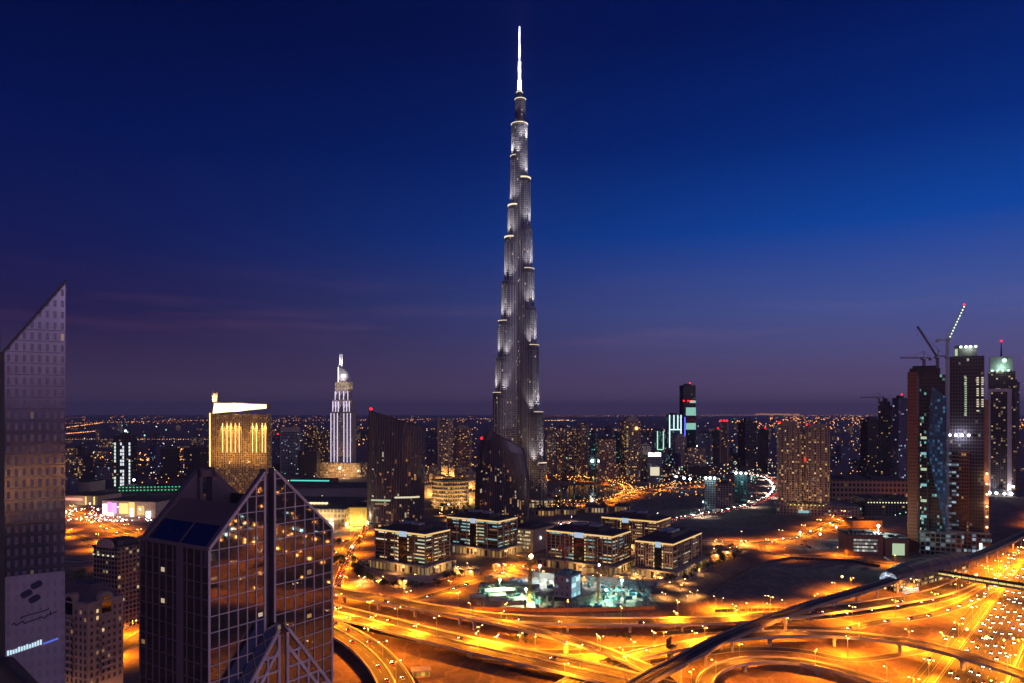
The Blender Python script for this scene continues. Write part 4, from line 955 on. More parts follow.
light('crown_flood', 'SPOT', (1, .9, .85), 45000, o, (0, -22, ZH(384, Y)), 90, spot_dir((0, 1, 1.6)), blend=1)
for s in (-4.3, -1.7):
    b = MB(); b.tube((s*k_, 0, ZH(368, Y)), (s*k_, 0, ZH(354, Y)), 1.9, 1.5, 6); b.build('mast', M['white_mast'], o)
    light('mast_light', 'SPOT', (1, .9, .85), 160000, o, (s*k_, -9, ZH(369, Y)), 50, spot_dir((0, .35, 1)), blend=1)
b = MB(); b.box(-60, 70, -34, 20, 0, ZH(462, Y)); b.build('podium', facade('gold lit podium', (.45, .34, .22), glass=(.2, .13, .06), cw=6, fh=6, mu=(.2, .8), mv=(.2, .85), lit=.6, cols=((0, (1, .6, .22)), (.6, (1, .8, .5))), es=.7), o)
for xx in (-40, 0, 45): light('podium_flood', 'POINT', (1, .62, .28), 50000, o, (xx, -64, 14), size=2)
# ------------------------------------------------------------------ hotel with arched dormers, lower left
Yh = 385.; cA = Vector((X(88, Yh), Yh, 0)); o = empty('dormer_hotel', cA, R(-24), 'brown stone hotel with arched dormers and balconies beside the side street', 'hotel')
hst = pmat('brown rendered stone', (.42, .29, .24), .8, var=.25, vs_=.12); zt = ZH(598, Yh); W1, W2 = 27., 20.
b = MB(); b.box(-W1/2, W1/2, -W2/2, W2/2, 0, zt); b.build('wall', hst, o)
b = MB(); b.box(-W1/2-.8, W1/2+.8, -W2/2-.8, W2/2+.8, zt, zt+.9); b.build('cornice', pale, o)
b = MB(); e = 1.5; P0 = [(-W1/2+e, -W2/2+e), (W1/2-e, -W2/2+e), (W1/2-e, W2/2-e), (-W1/2+e, W2/2-e)]; P1 = [(-W1/2+6, -W2/2+6), (W1/2-6, -W2/2+6), (W1/2-6, W2/2-6), (-W1/2+6, W2/2-6)]
for i in range(4):
    j = (i+1) % 4; b.face([(*P0[i], zt+.9), (*P0[j], zt+.9), (*P1[j], zt+8.5), (*P1[i], zt+8.5)])
b.face([(*p, zt+8.5) for p in P1]); b.build('hipped_roof', pmat('slate roof', (.10, .075, .09), .7, var=.25, vs_=.3), o)
for face in (0, 1):
    a = 0 if face == 0 else math.pi/2; hwid, dep = (W1/2, W2/2) if face == 0 else (W2/2, W1/2)
    def tp(x_, d_, z): return (x_, -d_, z) if face == 0 else (d_, x_, z)
    b = MB(); n = 10; r = 4.2; F0 = [tp(-r, dep+.4, zt-8)]+[tp(-r*math.cos(math.pi*i/n), dep+.4, zt+.5+r*math.sin(math.pi*i/n)) for i in range(n+1)]+[tp(r, dep+.4, zt-8)]
    G0 = [((x_*.0+x_) if face == 0 else x_-7, y_+7 if face == 0 else y_, z) for x_, y_, z in F0]
    b.face(F0); b.face(G0[::-1])
    for i in range(len(F0)): j = (i+1) % len(F0); b.face([F0[j], F0[i], G0[i], G0[j]])
    dm = b.build('arched_dormer', hst, o)
    b = MB(); r = 2.7; b.face([tp(-r, dep+.5, zt-6)]+[tp(-r*math.cos(math.pi*i/n), dep+.5, zt+.3+r*math.sin(math.pi*i/n)) for i in range(n+1)]+[tp(r, dep+.5, zt-6)]); b.build('arched_window', M['glass'], dm)
wm = MB(); wm.box(-.6, .6, -.12, -.02, 0, 1.8); hwp = wm.build('window', pmat('brown window glass', (.10, .066, .055), .25, var=0), o); hwp.location = (-W1/2+2, -W2/2, zt-5)
fr_ = MB(); fr_.box(-.75, -.61, -.2, -.021, -.15, 1.95); fr_.box(.61, .75, -.2, -.021, -.15, 1.95); fr_.box(-.9, .9, -.3, -.022, -.4, -.16); fr_.build('sill', pale, hwp)
lw = wm.build('window', bandm['warm'], o); lw.location = (0, -W2/2, 4); lw2 = wm.build('window', bandm['dim'], o); lw2.location = (4, -W2/2, 4)
rn = random.Random(5); bal = None
for k in range(11):
    z = zt-5-3.5*k
    for i in range(8):
        x_ = -W1/2+2+i*3.3
        src = hwp if rn.random() > .08 else rn.choice((lw, lw2)); c = copy_tree(src, o); c.location = (x_, -W2/2, z)
    for i in range(6):
        y_ = -W2/2+2+i*3.2; src = hwp if rn.random() > .09 else rn.choice((lw, lw2)); c = copy_tree(src, o); c.location = (W1/2, y_, z); c.rotation_euler = (0, 0, math.pi/2)
    if k < 9:
        for s, rzb in ((0, 0), (1, math.pi/2)):
            if bal is None:
                b = MB(); b.box(-3.6, 3.6, -1.3, -.01, -.25, 0); b.box(-3.6, 3.6, -1.3, -1.2, .02, 1.0); bal = b.build('balcony', hst, o)
                c = bal
            else: c = copy_tree(bal, o)
            c.location = (0, -W2/2-.35, z-3.8) if s == 0 else (W1/2+.35, 0, z-3.8); c.rotation_euler = (0, 0, rzb)
b = MB(); b.box(-W1/2-1.5, W1/2+1.5, -W2/2-1.5, -W2/2-.2, 0, 4.6); b.box(W1/2+.2, W1/2+1.5, -W2/2, W2/2, 0, 4.6); b.build('shopfront', facade('lit shopfronts', (.2, .15, .12), cw=3.5, fh=4.6, mu=(.1, .9), mv=(.15, .85), lit=.6, cols=((0, WHITE), (.4, (.5, 1, .7)), (.7, (1, .5, .2))), es=.9), o)
light('shop_street_fill', 'POINT', (1, .5, .2), 14000, o, (4, -W2/2-7, 4)); light('shop_street_fill', 'POINT', (1, .45, .15), 14000, o, (W1/2+7, 0, 4))  # unseen lamps, raised to add warm street light to the hotel walls
# block behind it with a domed roof
Yb = 560.; o = empty('apartment_block', (X(120, Yb), Yb, 0), R(-24), 'dark apartment block with small lit windows and arched parapet behind the arched dormer hotel', 'apartment block')
zt = ZH(545, Yb); b = MB(); b.box(-13, 13, -12, 12, 0, zt); b.build('wall', facade('dark flats', (.2, .15, .13), cw=3.2, fh=3.4, lit=.09, cols=((0, (1, .7, .35)), (.6, (1, .9, .6))), es=.6), o)
b = MB(); b.box(-13.6, 13.6, -12.6, 12.6, zt, zt+1.2); b.box(-9, 9, -9, 9, zt+1.2, zt+5); b.build('roof', M['roof'], o)
b = MB(); F0 = [(-9, -12.7, zt)]+[(-9*math.cos(math.pi*i/10), -12.7, zt+1+6*math.sin(math.pi*i/10)) for i in range(11)]+[(9, -12.7, zt)]; b.face(F0); b.face([(x_, y_+1, z) for x_, y_, z in F0][::-1])
for i in range(len(F0)): j = (i+1) % len(F0); p, q = F0[i], F0[j]; b.face([q, p, (p[0], p[1]+1, p[2]), (q[0], q[1]+1, q[2])])
b.build('arched_parapet', hst, o)
for k in range(5):
    b = MB(); b.box(-12+k*5.2, -11+k*5.2, -13.6, -12.8, zt-6, zt-5); b.build('parapet_lamp', bandm['white'], o)
# ------------------------------------------------------------------ generic tower with a few parts
def tower(px0, px1, ytop, ybase, mat, label, rz=None, cap='flat', name='tower', cat='tower', beac=False, depth=None, group=None, podium=None):
    Y = D(ybase); wd = (px1-px0)*Y/F; rn = random.Random(int(px0*7+ytop)); rz = R(rn.uniform(-28, 28)) if rz is None else rz
    dp = depth or wd*rn.uniform(.6, .95); W_ = wd/(abs(math.cos(rz))+abs(math.sin(rz))*dp/wd); dp = dp*W_/wd
    h = ZH(ytop, Y); o = empty(name, (X((px0+px1)/2, Y), Y, 0), rz, label, cat, group)
    b = MB(); b.box(-W_/2, W_/2, -dp/2, dp/2, 0, h); b.build('facade', mat, o)
    if cap == 'flat':
        b = MB(); b.box(-W_/2-.4, W_/2+.4, -dp/2-.4, dp/2+.4, h, h+2); b.box(-W_*.25, W_*.2, -dp*.3, dp*.25, h+2, h+7); b.build('roof_plant', M['roof'], o)
    elif cap == 'step':
        b = MB(); b.box(-W_*.36, W_*.36, -dp*.36, dp*.36, h, h*1.06); b.box(-W_*.18, W_*.18, -dp*.2, dp*.2, h*1.06, h*1.10); b.build('stepped_crown', mat, o)
        b = MB(); b.box(-W_/2-.5, W_/2+.5, -dp/2-.5, dp/2+.5, h, h+1.2); b.build('roof', M['roof'], o)
    elif cap == 'fins':
        b = MB()
        for s in (-1, 1): b.box(s*W_*.42-W_*.07, s*W_*.42+W_*.07, -dp/2-.6, dp/2+.6, h, h+6); b.box(s*W_*.42-W_*.07, s*W_*.42+W_*.07, -dp/2-1.5, -dp/2-.02, 0, h)
        b.build('side_fins', M['tan'], o); b = MB(); b.box(-W_*.34, W_*.34, -dp/2, dp/2, h+.02, h+1.2); b.build('roof', M['roof'], o)
    elif cap == 'arch':
        b = MB(); n = 8; f = [(-W_*.4*math.cos(math.pi*i/n), -dp*.4, h+W_*.3*math.sin(math.pi*i/n)) for i in range(n+1)]; g = [(x_, dp*.4, z) for x_, y_, z in f]
        b.face(f); b.face(g[::-1])
        for i in range(n): b.face([f[i+1], f[i], g[i], g[i+1]])
        b.build('vaulted_roof', M['stone'], o)
    if beac: beacon(o, (W_*.2, 0, h+9), max(.9, Y*.0009))
    if podium:
        b = MB(); b.box(-W_/2-podium, W_/2+podium, -dp/2-podium, dp/2+podium, 0, 12); b.build('podium', mat, o)
    return o, W_, dp, h, Y
MIX = ((0, WARM), (.45, WHITE), (.75, (.6, 1, .75)), (.9, TEAL))
FM = {
 'fill': facade('low city windows', (.24, .19, .18), cw=5, fh=4, lit=0.270, cols=((0, WARM), (.55, WHITE), (.8, (.6, 1, .8))), es=.95),
 'brown': facade('brown flats', (.26, .19, .16), cw=4.2, fh=3.6, lit=0.176, cols=MIX, es=1.05),
 'red': facade('reddish flats', (.30, .17, .15), cw=4.2, fh=3.6, lit=0.162, cols=((0, WARM), (.7, WHITE)), es=0.84),
 'tan': facade('tan flats', (.38, .29, .23), cw=4.5, fh=3.6, lit=0.162, cols=MIX, es=0.98),
 'grey': facade('grey offices', (.22, .21, .25), cw=4, fh=3.8, lit=0.068, cols=((0, COOL), (.5, TEAL), (.8, WHITE)), es=0.84),
 'teal': facade('teal glass offices', (.06, .11, .13), glass=(.02, .05, .06), cw=5, fh=4, lit=0.162, cols=((0, TEAL), (.5, COOL)), es=0.56),
 'dark': facade('dark unlit shell', (.07, .06, .07), cw=5, fh=4, lit=0.034, cols=((0, WARM), (.5, WHITE)), es=0.70),
 'pale': facade('pale rendered block', (.42, .34, .32), cw=4.5, fh=3.8, lit=0.068, cols=((0, WARM),), es=0.70),
 'violet': facade('violet glass', (.12, .10, .18), glass=(.03, .03, .06), cw=5, fh=4, lit=0.068, cols=((0, COOL), (.6, WARM)), es=0.70),
}
B_ = 'residential towers right of the supertall'
T = tower
# left of the supertall
T(162, 179, 449, 478, FM['dark'], 'dark twin slab block in the left distance, nearer the construction tower', rz=R(10)); T(187, 206, 448, 478, FM['dark'], 'dark slab block in the left distance just left of the gold hotel', rz=R(-8))
o, W_, dp, h, Y = T(281, 300, 429, 474, FM['grey'], 'grey framed slab tower with teal windows right of the gold hotel', rz=R(12)); b = MB(); b.box(-W_/2-2, -W_/2-.05, -dp/2-2, dp/2, 0, h+4); b.box(W_/2+.05, W_/2+2, -dp/2-2, dp/2, 0, h+4); b.box(-W_/2-2, W_/2+2, -dp/2-2.2, -dp/2-.05, h-8, h+5); b.build('side_frame', M['stone'], o)
T(305, 321, 430, 472, FM['brown'], 'brown tower with a gold lit top between the grey slab and the stepped hotel', cap='step'); T(322, 332, 434, 472, FM['brown'], 'narrow brown tower touching the left side of the stepped hotel tower', cap='step')
T(271, 281, 437, 468, FM['violet'], 'dim violet block close to the right edge of the gold hotel', beac=True)
T(426, 438, 434, 474, FM['violet'], 'hazy violet tower just right of the slanting black glass tower'); T(438, 453, 421, 476, FM['tan'], 'tan tower with pale cornice between the two black glass towers', cap='fins'); T(455, 471, 429, 475, FM['red'], 'reddish tower left of the rounded black glass tower', cap='arch')
# right of the supertall
rows = [(546, 556, 432, 479, 'brown', 'step', 'brown tower tight against the right side of the supertall'), (557, 566, 428, 477, 'tan', 'flat', 'tan tower second to the right of the supertall'), (567, 577, 431, 480, 'brown', 'step', 'brown stepped tower third to the right of the supertall'),
 (578, 588, 425, 478, 'tan', 'fins', 'tan finned tower fourth to the right of the supertall'), (589, 597, 433, 481, 'teal', 'flat', 'narrow teal tower with a white lamp halfway up'), (598, 615, 439, 483, 'red', 'flat', 'wide reddish block in front of the residential towers'),
 (604, 613, 428, 474, 'violet', 'flat', 'violet block peeking over the wide reddish block'), (613, 621, 435, 480, 'teal', 'flat', 'dark teal block left of the tallest brown tower'), (621, 640, 421, 481, 'brown', 'arch', 'tall brown tower with a lit column at its left edge'), 
 (641, 650, 446, 480, 'pale', 'step', 'pale stepped block right of the tall brown tower'), (655, 663, 431, 455, 'teal', 'flat', 'small far tower outlined in pale green'), (673, 686, 437, 468, 'pale', 'arch', 'pale unlit tower in front of the tower with blue stripes'),
 (697, 712, 433, 467, 'grey', 'flat', 'grey tower right of the tower with blue stripes'), (713, 720, 431, 464, 'dark', 'flat', 'thin dark tower between grey tower and red topped tower'), (719, 729, 424, 466, 'red', 'fins', 'finned reddish tower with a row of red lights on top'),
 (738, 756, 423, 473, 'dark', 'step', 'dark stepped tower left of the twin tan apartment towers'), (757, 769, 431, 471, 'dark', 'flat', 'dark block with a red light touching the dark stepped tower'),
 (862, 881, 420, 480, 'dark', 'flat', 'dark shell tower left of the crane topped towers'), (877, 893, 406, 483, 'dark', 'step', 'taller dark shell tower with a stepped top left of the copper tower'), (893, 907, 399, 492, 'violet', 'flat', 'violet glass tower with red beacons just left of the copper tower'),
 (1011, 1019, 383, 492, 'dark', 'flat', 'narrow dark slab behind the right edge of the spired tower'), (981, 989, 410, 486, 'dark', 'flat', 'narrow dark block between the two right hand towers')]
BEAC = {713, 719, 738, 757, 893, 621}
tow = {}
for (x0, x1, yt, yb, m, cap, lb) in rows: tow[x0] = T(x0, x1, yt, yb, FM[m], lb, cap=cap, beac=x0 in BEAC)
greenled = emat('pale green outline led', (.5, 1, .75), 1.1); tealled = emat('white teal outline led', (.7, 1, 1), 1.4); blueled = emat('blue led stripe', (.08, .1, 1), 2.6)
o, W_, dp, h, Y = tow[655]
for s in (-1, 1): b = MB(); b.box(s*W_/2-1.6, s*W_/2+1.6, -dp/2-2, -dp/2-.1, h*.25, h); b.build('led_outline', greenled, o)
b = MB(); b.box(-W_/2, W_/2, -dp/2-1.8, -dp/2-.1, h*.22, h*.25); b.build('led_outline', greenled, o)
o, W_, dp, h, Y = tow[621]
b = MB(); b.box(-W_*.42, -W_*.32, -dp/2-.8, -dp/2-.05, h*.1, h*.97); b.build('lit_stair', facade('lit stair', (.3, .22, .15), cw=9, fh=5, mu=(.0, 1), mv=(.2, .7), lit=.7, cols=((0, (1, .75, .3)),), es=1.0), o)
b = MB(); b.ball((W_*.2, -dp/2-3, h*.88), 4, 8, 5); b.build('flood_lamp', emat('orange flood lamp', (1, .5, .15), 3), o)
o, W_, dp, h, Y = tow[589]; b = MB(); b.ball((0, -dp/2-3, h*.42), 3.4, 8, 5); b.build('flood_lamp', M['whitelamp'], o)
o, W_, dp, h, Y = tow[719]
for s in (-.35, 0, .35): b = MB(); b.ball((W_*s, -dp/2, h+10), 2.6, 8, 5); b.build('beacon_light', M['red'], o)
# dark tower with lit teal bands and its outlined neighbour with a blue stripe
o, W_, dp, h, Y = T(680, 695, 386, 464, facade('black glass with teal bands', (.025, .03, .04), glass=(.015, .02, .03), cw=5, fh=4, lit=.03, cols=((0, TEAL),), es=.4), 'tall black tower with two bright pale green bands on the far right skyline', rz=R(14), beac=True)
band = emat('pale green lit band', (.45, 1, .8), .55)
for ya, yb in ((407.5, 415.5), (423, 429.5), (400.5, 403)):
    b = MB(); b.box(-W_*.30 if ya > 405 else 0, W_/2+.2, -dp/2-.6, -dp/2-.05, ZH(yb, Y), ZH(ya, Y)); b.box(W_/2+.05, W_/2+.6, -dp/2, dp/2, ZH(yb, Y), ZH(ya, Y)); b.build('lit_band', band, o)
b = MB(); b.box(-W_*.42, -W_*.36, -dp/2-1.2, -dp/2-.1, ZH(447, Y), ZH(417, Y)); b.build('led_stripe', blueled, o)
for s in (-.5, -.15, .2): b = MB(); b.ball((W_*s, -dp/2-2, ZH(401, Y)), 2.2, 8, 5); b.build('beacon_light', M['red'], o)
o, W_, dp, h, Y = T(667, 680, 415, 465, FM['teal'], 'teal tower outlined with white light strips beside the black banded tower', rz=R(8))
for s, z0 in ((-.5, .35), (-.12, .72), (.22, .72), (.5, .5)): b = MB(); b.box(W_*s-1.4, W_*s+1.4, -dp/2-2, -dp/2-.1, h*z0, h*1.0); b.build('led_outline', tealled, o)
b = MB(); b.box(-W_*.5, W_*.5, -dp/2-2.2, -dp/2-.2, h*.70, h*.72); b.build('led_outline', tealled, o)
# bright sign building
o, W_, dp, h, Y = T(646, 661, 457, 481, FM['grey'], 'low block with a large glowing white sign on its roof', rz=0)
b = MB()
for i in range(6): b.box(-W_*.42+i*W_*.14, -W_*.42+i*W_*.14+W_*.115, -dp/2-1, -dp/2+1, h+2.2, h+9+random.uniform(-1.5, 3))
b.build('roof_sign', emat('white sign glow', (1, .97, .95), 4), o); b = MB(); b.box(-W_*.3, W_*.3, -dp/2-.8, -dp/2-.1, h*.25, h*.6); b.build('lit_front', bandm['white'], o)
# ------------------------------------------------------------------ twin tan apartment towers with a long podium
Y = 1190.; o = empty('twin_apartment_towers', (X(802, Y), Y, 0), R(-16), 'twin tan apartment towers with red beacons on a long tan podium', 'apartment block')
flat = facade('tan apartments', (.40, .275, .205), cw=4.0, fh=3.5, mu=(.2, .85), mv=(.25, .85), lit=.2, cols=((0, (1, .6, .22)), (.5, (1, .82, .4)), (.85, WHITE)), es=.95); h1 = ZH(426, Y); h2 = ZH(428, Y)
for x0, x1, h, tp in ((-37, -2, h1, -8), (4, 40, h2, 0)):
    b = MB(); b.box(x0, x1, -14+tp*.2, 15, 11, h); wb_ = b.build('tower_wall', flat, o)
    b = MB()
    for i in range(5): xx = x0+1.2+(x1-x0-2.4)*i/4; b.box(xx-.7, xx+.7, -14.7+tp*.2, -14.02+tp*.2, 11, h-4*abs(i-2))
    b.build('facade_pier', M['tan'], wb_)
    b = MB(); b.box(x0-.8, x1+.8, -15+tp*.2, 16, h, h+1.5); b.box(x0+5, x1-5, -8, 10, h+1.5, h+7); b.build('roof', M['tan'], wb_)
    beacon(o, (x0+2, -14, h+6), 1.3)
b = MB(); b.box(-2, 4, -8, 12, 11, h2-12); b.build('link_wall', flat, o)
b = MB(); b.box(-40, 44, -26, 22, 0, 15); b.box(44.05, 84, -22, 60, 0, 13); b.build('podium', facade('podium arches', (.40, .29, .22), glass=(.05, .04, .035), cw=5, fh=4.8, mu=(.25, .75), mv=(.2, .8), lit=.04, cols=((0, (1, .8, .4)),), es=.6), o)
b = MB(); b.box(-41, 45, -27, 23, 15.02, 16.2); b.box(45.05, 85, -23, 61, 13.02, 14.2); b.build('podium_parapet', M['tan'], o)
b = MB()
for i in range(9): b.box(-20+i*6, -18.6+i*6, -28.2, -27.1, 15.3, 16.4)
b.build('terrace_lamps', emat('yellow terrace lamps', (1, .9, .25), 1.6), o)
b = MB(); b.box(-8, 8, -26.6, -26.05, 3, 7); b.build('entrance_sign', bandm['teal'], o); beacon(o, (3, -15, h1*.62), 1.2)
light('podium_glow', 'SPOT', (1, .55, .22), 60000, o, (0, -70, 4), 100, spot_dir((0, 1, .9)), size=2, blend=1)
# ------------------------------------------------------------------ three towers at the right
Y = 860.; x0, x1 = X(908, Y), X(945, Y); W_ = (x1-x0)*.9; o = empty('copper_tower', ((x0+x1)/2, Y, 0), R(-27), 'copper clad tower under construction with a slanting blue glass side and cranes on top', 'tower'); h = ZH(372, Y); hw_ = W_/2
b = MB(); b.box(-hw_, -hw_+10, -14, 14, 0, h); b.build('copper_wall', facade('copper cladding', (.25, .088, .042), glass=(.06, .03, .025), cw=2.5, fh=4, mu=(.1, .9), mv=(.72, .98), lit=0, rough=.55, grough=.3), o)
b = MB(); b.box(-hw_+11.02, hw_-1, -12, 13, 0, h-4); b.build('curtain_wall', facade('dark tower glass', (.05, .04, .045), glass=(.015, .018, .025), cw=2.6, fh=4, mu=(.1, .9), mv=(.2, .9), lit=.08, cols=((0, TEAL), (.4, (.9, 1, .8)), (.8, WARM)), es=.5), o)
b = MB(); xa = -hw_+20
b.face([(hw_, -12.6, 20), (hw_, -12.6, h-30), (xa+4, -12.6, h-16), (xa-1, -12.6, 120)][::-1]); b.face([(hw_, -12.6, 20), (hw_, 13, 20), (hw_, 13, h-30), (hw_, -12.6, h-30)])
b.build('slanted_glass', facade('blue lit glass', (.05, .10, .17), glass=(.04, .10, .2), cw=2.6, fh=4.2, mu=(.12, .88), mv=(.15, .85), lit=.34, cols=((0, (.15, .5, .9)), (.6, (.3, .75, 1)), (.9, (.9, .95, 1))), es=.22), o)
b = MB(); b.box(-hw_+10.4, -hw_+12.2, -14.4, -12.02, 0, h-1); b.beam((xa-1, -13, 120), (xa+4, -13, h-16), 1, .8); b.beam((xa+1, -13, 20), (xa-1, -13, 120), 1, .8); b.build('edge_fin', M['darksteel'], o)
b = MB(); b.box(-hw_+2, hw_-6, -10, 10, h-3.98, h+4); b.box(-hw_+5, hw_-10, -6, 6, h+4, h+7); b.build('concrete_core', M['roof'], o)
for k in range(7):
    b = MB(); b.box(-hw_+13, -hw_+19, -12.35, -12.05, 22+k*18, 25+k*18); b.build('lit_floor', bandm['teal' if k % 2 else 'green'], o)
for k in range(12): b = MB(); z = 14+k*12; b.box(-hw_+12.6, -hw_+13.6, -12.5, -12.1, z, z+2.4); b.build('site_light', bandm['white'], o)
b = MB(); b.box(-hw_+12, hw_+16, -26, -14.5, 0, 26); b.build('podium', facade('unfinished podium', (.25, .22, .2), cw=5, fh=5, mu=(.1, .9), mv=(.15, .85), lit=.3, cols=((0, COOL), (.5, WHITE), (.8, WARM)), es=.5), o)
CT = o; CTpos = Vector(((x0+x1)/2, Y, h))
Y = 880.; x0, x1 = X(950, Y), X(983, Y); W_ = (x1-x0)*.88; o = empty('dark_tower', ((x0+x1)/2, Y, 0), R(-30), 'dark unfinished tower with white lit floors near its top and a row of bright floodlights', 'tower'); h = ZH(357, Y); hw_ = W_/2
b = MB(); b.box(-hw_, hw_, -15, 15, 0, h); b.build('wall', facade('unfinished dark facade', (.08, .07, .085), glass=(.02, .02, .028), cw=2.8, fh=4, mu=(.15, .9), mv=(.2, .9), lit=.04, cols=((0, WHITE), (.5, COOL)), es=.45), o)
b = MB(); b.box(-hw_+5, hw_-7, -11, 11, h, ZH(346, Y)); b.build('upper_core', M['roof'], o)
b = MB()
for s in (-6, -1, 4, 9): b.ball((s, -11.5, ZH(347.5, Y)), 1.3, 8, 5)
b.build('core_lamps', emat('green white site lamp', (.75, 1, .85), 5), o); b = MB(); b.box(-hw_+5.2, -hw_+8, -11.6, -11.05, h+1, h+9); b.build('lit_core_face', bandm['green'], o); light('core_flood', 'POINT', (.8, 1, .85), 9000, o, (2, -16, h+10))
for px, n in ((965.5, 18), (975.5, 16), (979.5, 14)):
    for k in range(n):
        if px > 966 and k % 5 == 4: continue
        xx = X(px, Y)-(x0+x1)/2; z = ZH(378+k*2.15, Y); b = MB(); b.box(xx-1.1, xx+1.1, -15.6, -15.05, z-1.3, z); b.build('window_or_glint', bandm['green' if px < 970 else 'white'], o)
b = MB()
for px in (947.5, 952, 957, 962.5, 968): b.ball((X(px, Y)-(x0+x1)/2, -17, ZH(435, Y)), 1.5, 10, 6)
b.build('floodlights', emat('white violet floodlight', (.9, .9, 1), 7), o); light('flood', 'POINT', (.85, .85, 1), 16000, o, (-6, -21, ZH(435, Y)))
b = MB(); b.box(-hw_-3, -hw_+9, -18, -15.02, 0, ZH(452, Y)); b.build('front_shaft', facade('lit shaft floors', (.10, .09, .1), cw=4.8, fh=4.4, mu=(.05, .95), mv=(.3, .85), lit=.45, cols=((0, COOL), (.5, WHITE), (.8, (.5, .9, .7))), es=.45), o)
b = MB(); b.box(-hw_+9.02, -hw_+19, -17, -15.04, 0, ZH(450, Y)); b.build('red_shaft', facade('red brown floors', (.22, .09, .06), cw=2.5, fh=4.2, lit=.06, cols=((0, WARM),), es=.5), o)
b = MB(); b.box(hw_+.02, hw_+4.5, -14, 6, 0, ZH(400, Y)); b.build('hoist_shaft', pmat('orange brown hoist tower', (.36, .2, .12), .7, var=.2), o)
for k, z in enumerate((14, 28, 40, 52, 66, 78, 90)): b = MB(); b.ball((hw_+2.5, -15.5, z), 1.1, 8, 5); b.build('hoist_lamp', emat('amber hoist lamp', (1, .6, .25), 5) if k == 0 else bpy.data.materials['amber hoist lamp'], o)
for z in (20, 55, 85): light('hoist_glow', 'POINT', (1, .55, .22), 5000, o, (hw_+3, -20, z))
b = MB(); b.box(-hw_-10, hw_+6, -34, -18.05, 0, 22); b.build('podium', facade('lit site podium', (.2, .18, .18), cw=4.5, fh=4.4, mu=(.1, .9), mv=(.2, .9), lit=.3, cols=((0, COOL), (.5, WHITE)), es=.6), o)
for xx, h_ in ((-12, 9), (13, 8)): b = MB(); b.box(xx-1.6, xx+1.6, -34.5, -34.1, 4, 4+h_); b.build('lit_banner', emat('white lit banner', (.85, .92, 1), 1.3) if 'white lit banner' not in bpy.data.materials else bpy.data.materials['white lit banner'], o)
DT = Vector(((x0+x1)/2, Y, h))
Y = 1448.; x0, x1 = X(988.5, Y), X(1014, Y); W_ = (x1-x0)*.88; o = empty('spired_tower', ((x0+x1)/2, Y, 0), R(-31), 'slim tower with white frame, green lit crown and a spire at the right edge', 'tower'); h = ZH(372, Y); hw_ = W_/2
b = MB(); b.box(-hw_, hw_, -18, 18, 0, h); b.build('wall', facade('spired tower flats', (.07, .055, .07), cw=4, fh=4, mu=(.2, .9), mv=(.25, .9), lit=.14, cols=((0, (1, .72, .35)), (.6, WHITE), (.93, (1, .2, .1))), es=.55), o)
b = MB(); b.box(-hw_-1, -hw_+3.5, -20, -18.05, 0, ZH(392, Y)); b.box(hw_-13, hw_-6, -20, -18.05, 0, ZH(392, Y)); b.box(-hw_-1, hw_-6, -20.5, -18.06, ZH(392, Y), ZH(389, Y)); b.build('white_frame', pmat('pale frame cladding', (.5, .42, .48), .6, var=.1), o)
b = MB(); b.box(-hw_+3, hw_-4, -14, 14, h, ZH(357, Y)); b.build('crown', pmat('crown cladding', (.3, .33, .32), .6), o)
b = MB()
for s in (-.7, -.3, .1, .5): b.ball((hw_*s, -16, h+2), 2.2, 8, 5)
b.ball((hw_*.2, -15.5, ZH(361, Y)), 4, 8, 5); b.build('crown_lamps', emat('green crown lamp', (.6, 1, .75), 1.8), o); light('crown_glow', 'POINT', (.6, 1, .75), 13000, o, (0, -24, h+8))
b = MB(); b.tube((0, 0, ZH(357, Y)), (0, 0, ZH(342, Y)), 1.8, .6, 8); b.build('spire', M['darksteel'], o); beacon(o, (0, 0, ZH(341, Y)), 1.7)
b = MB()
for s in (-.9, -.4, .2, .7): b.ball((hw_*s, -22, 5), 2.4, 8, 5)
b.build('base_lamps', M['whitelamp'], o)
for s in (-.6, .5): light('base_glow', 'SPOT', (1, .95, .9), 90000, o, (hw_*s, -27, 4), 70, spot_dir((0, .22, 1)), blend=1)
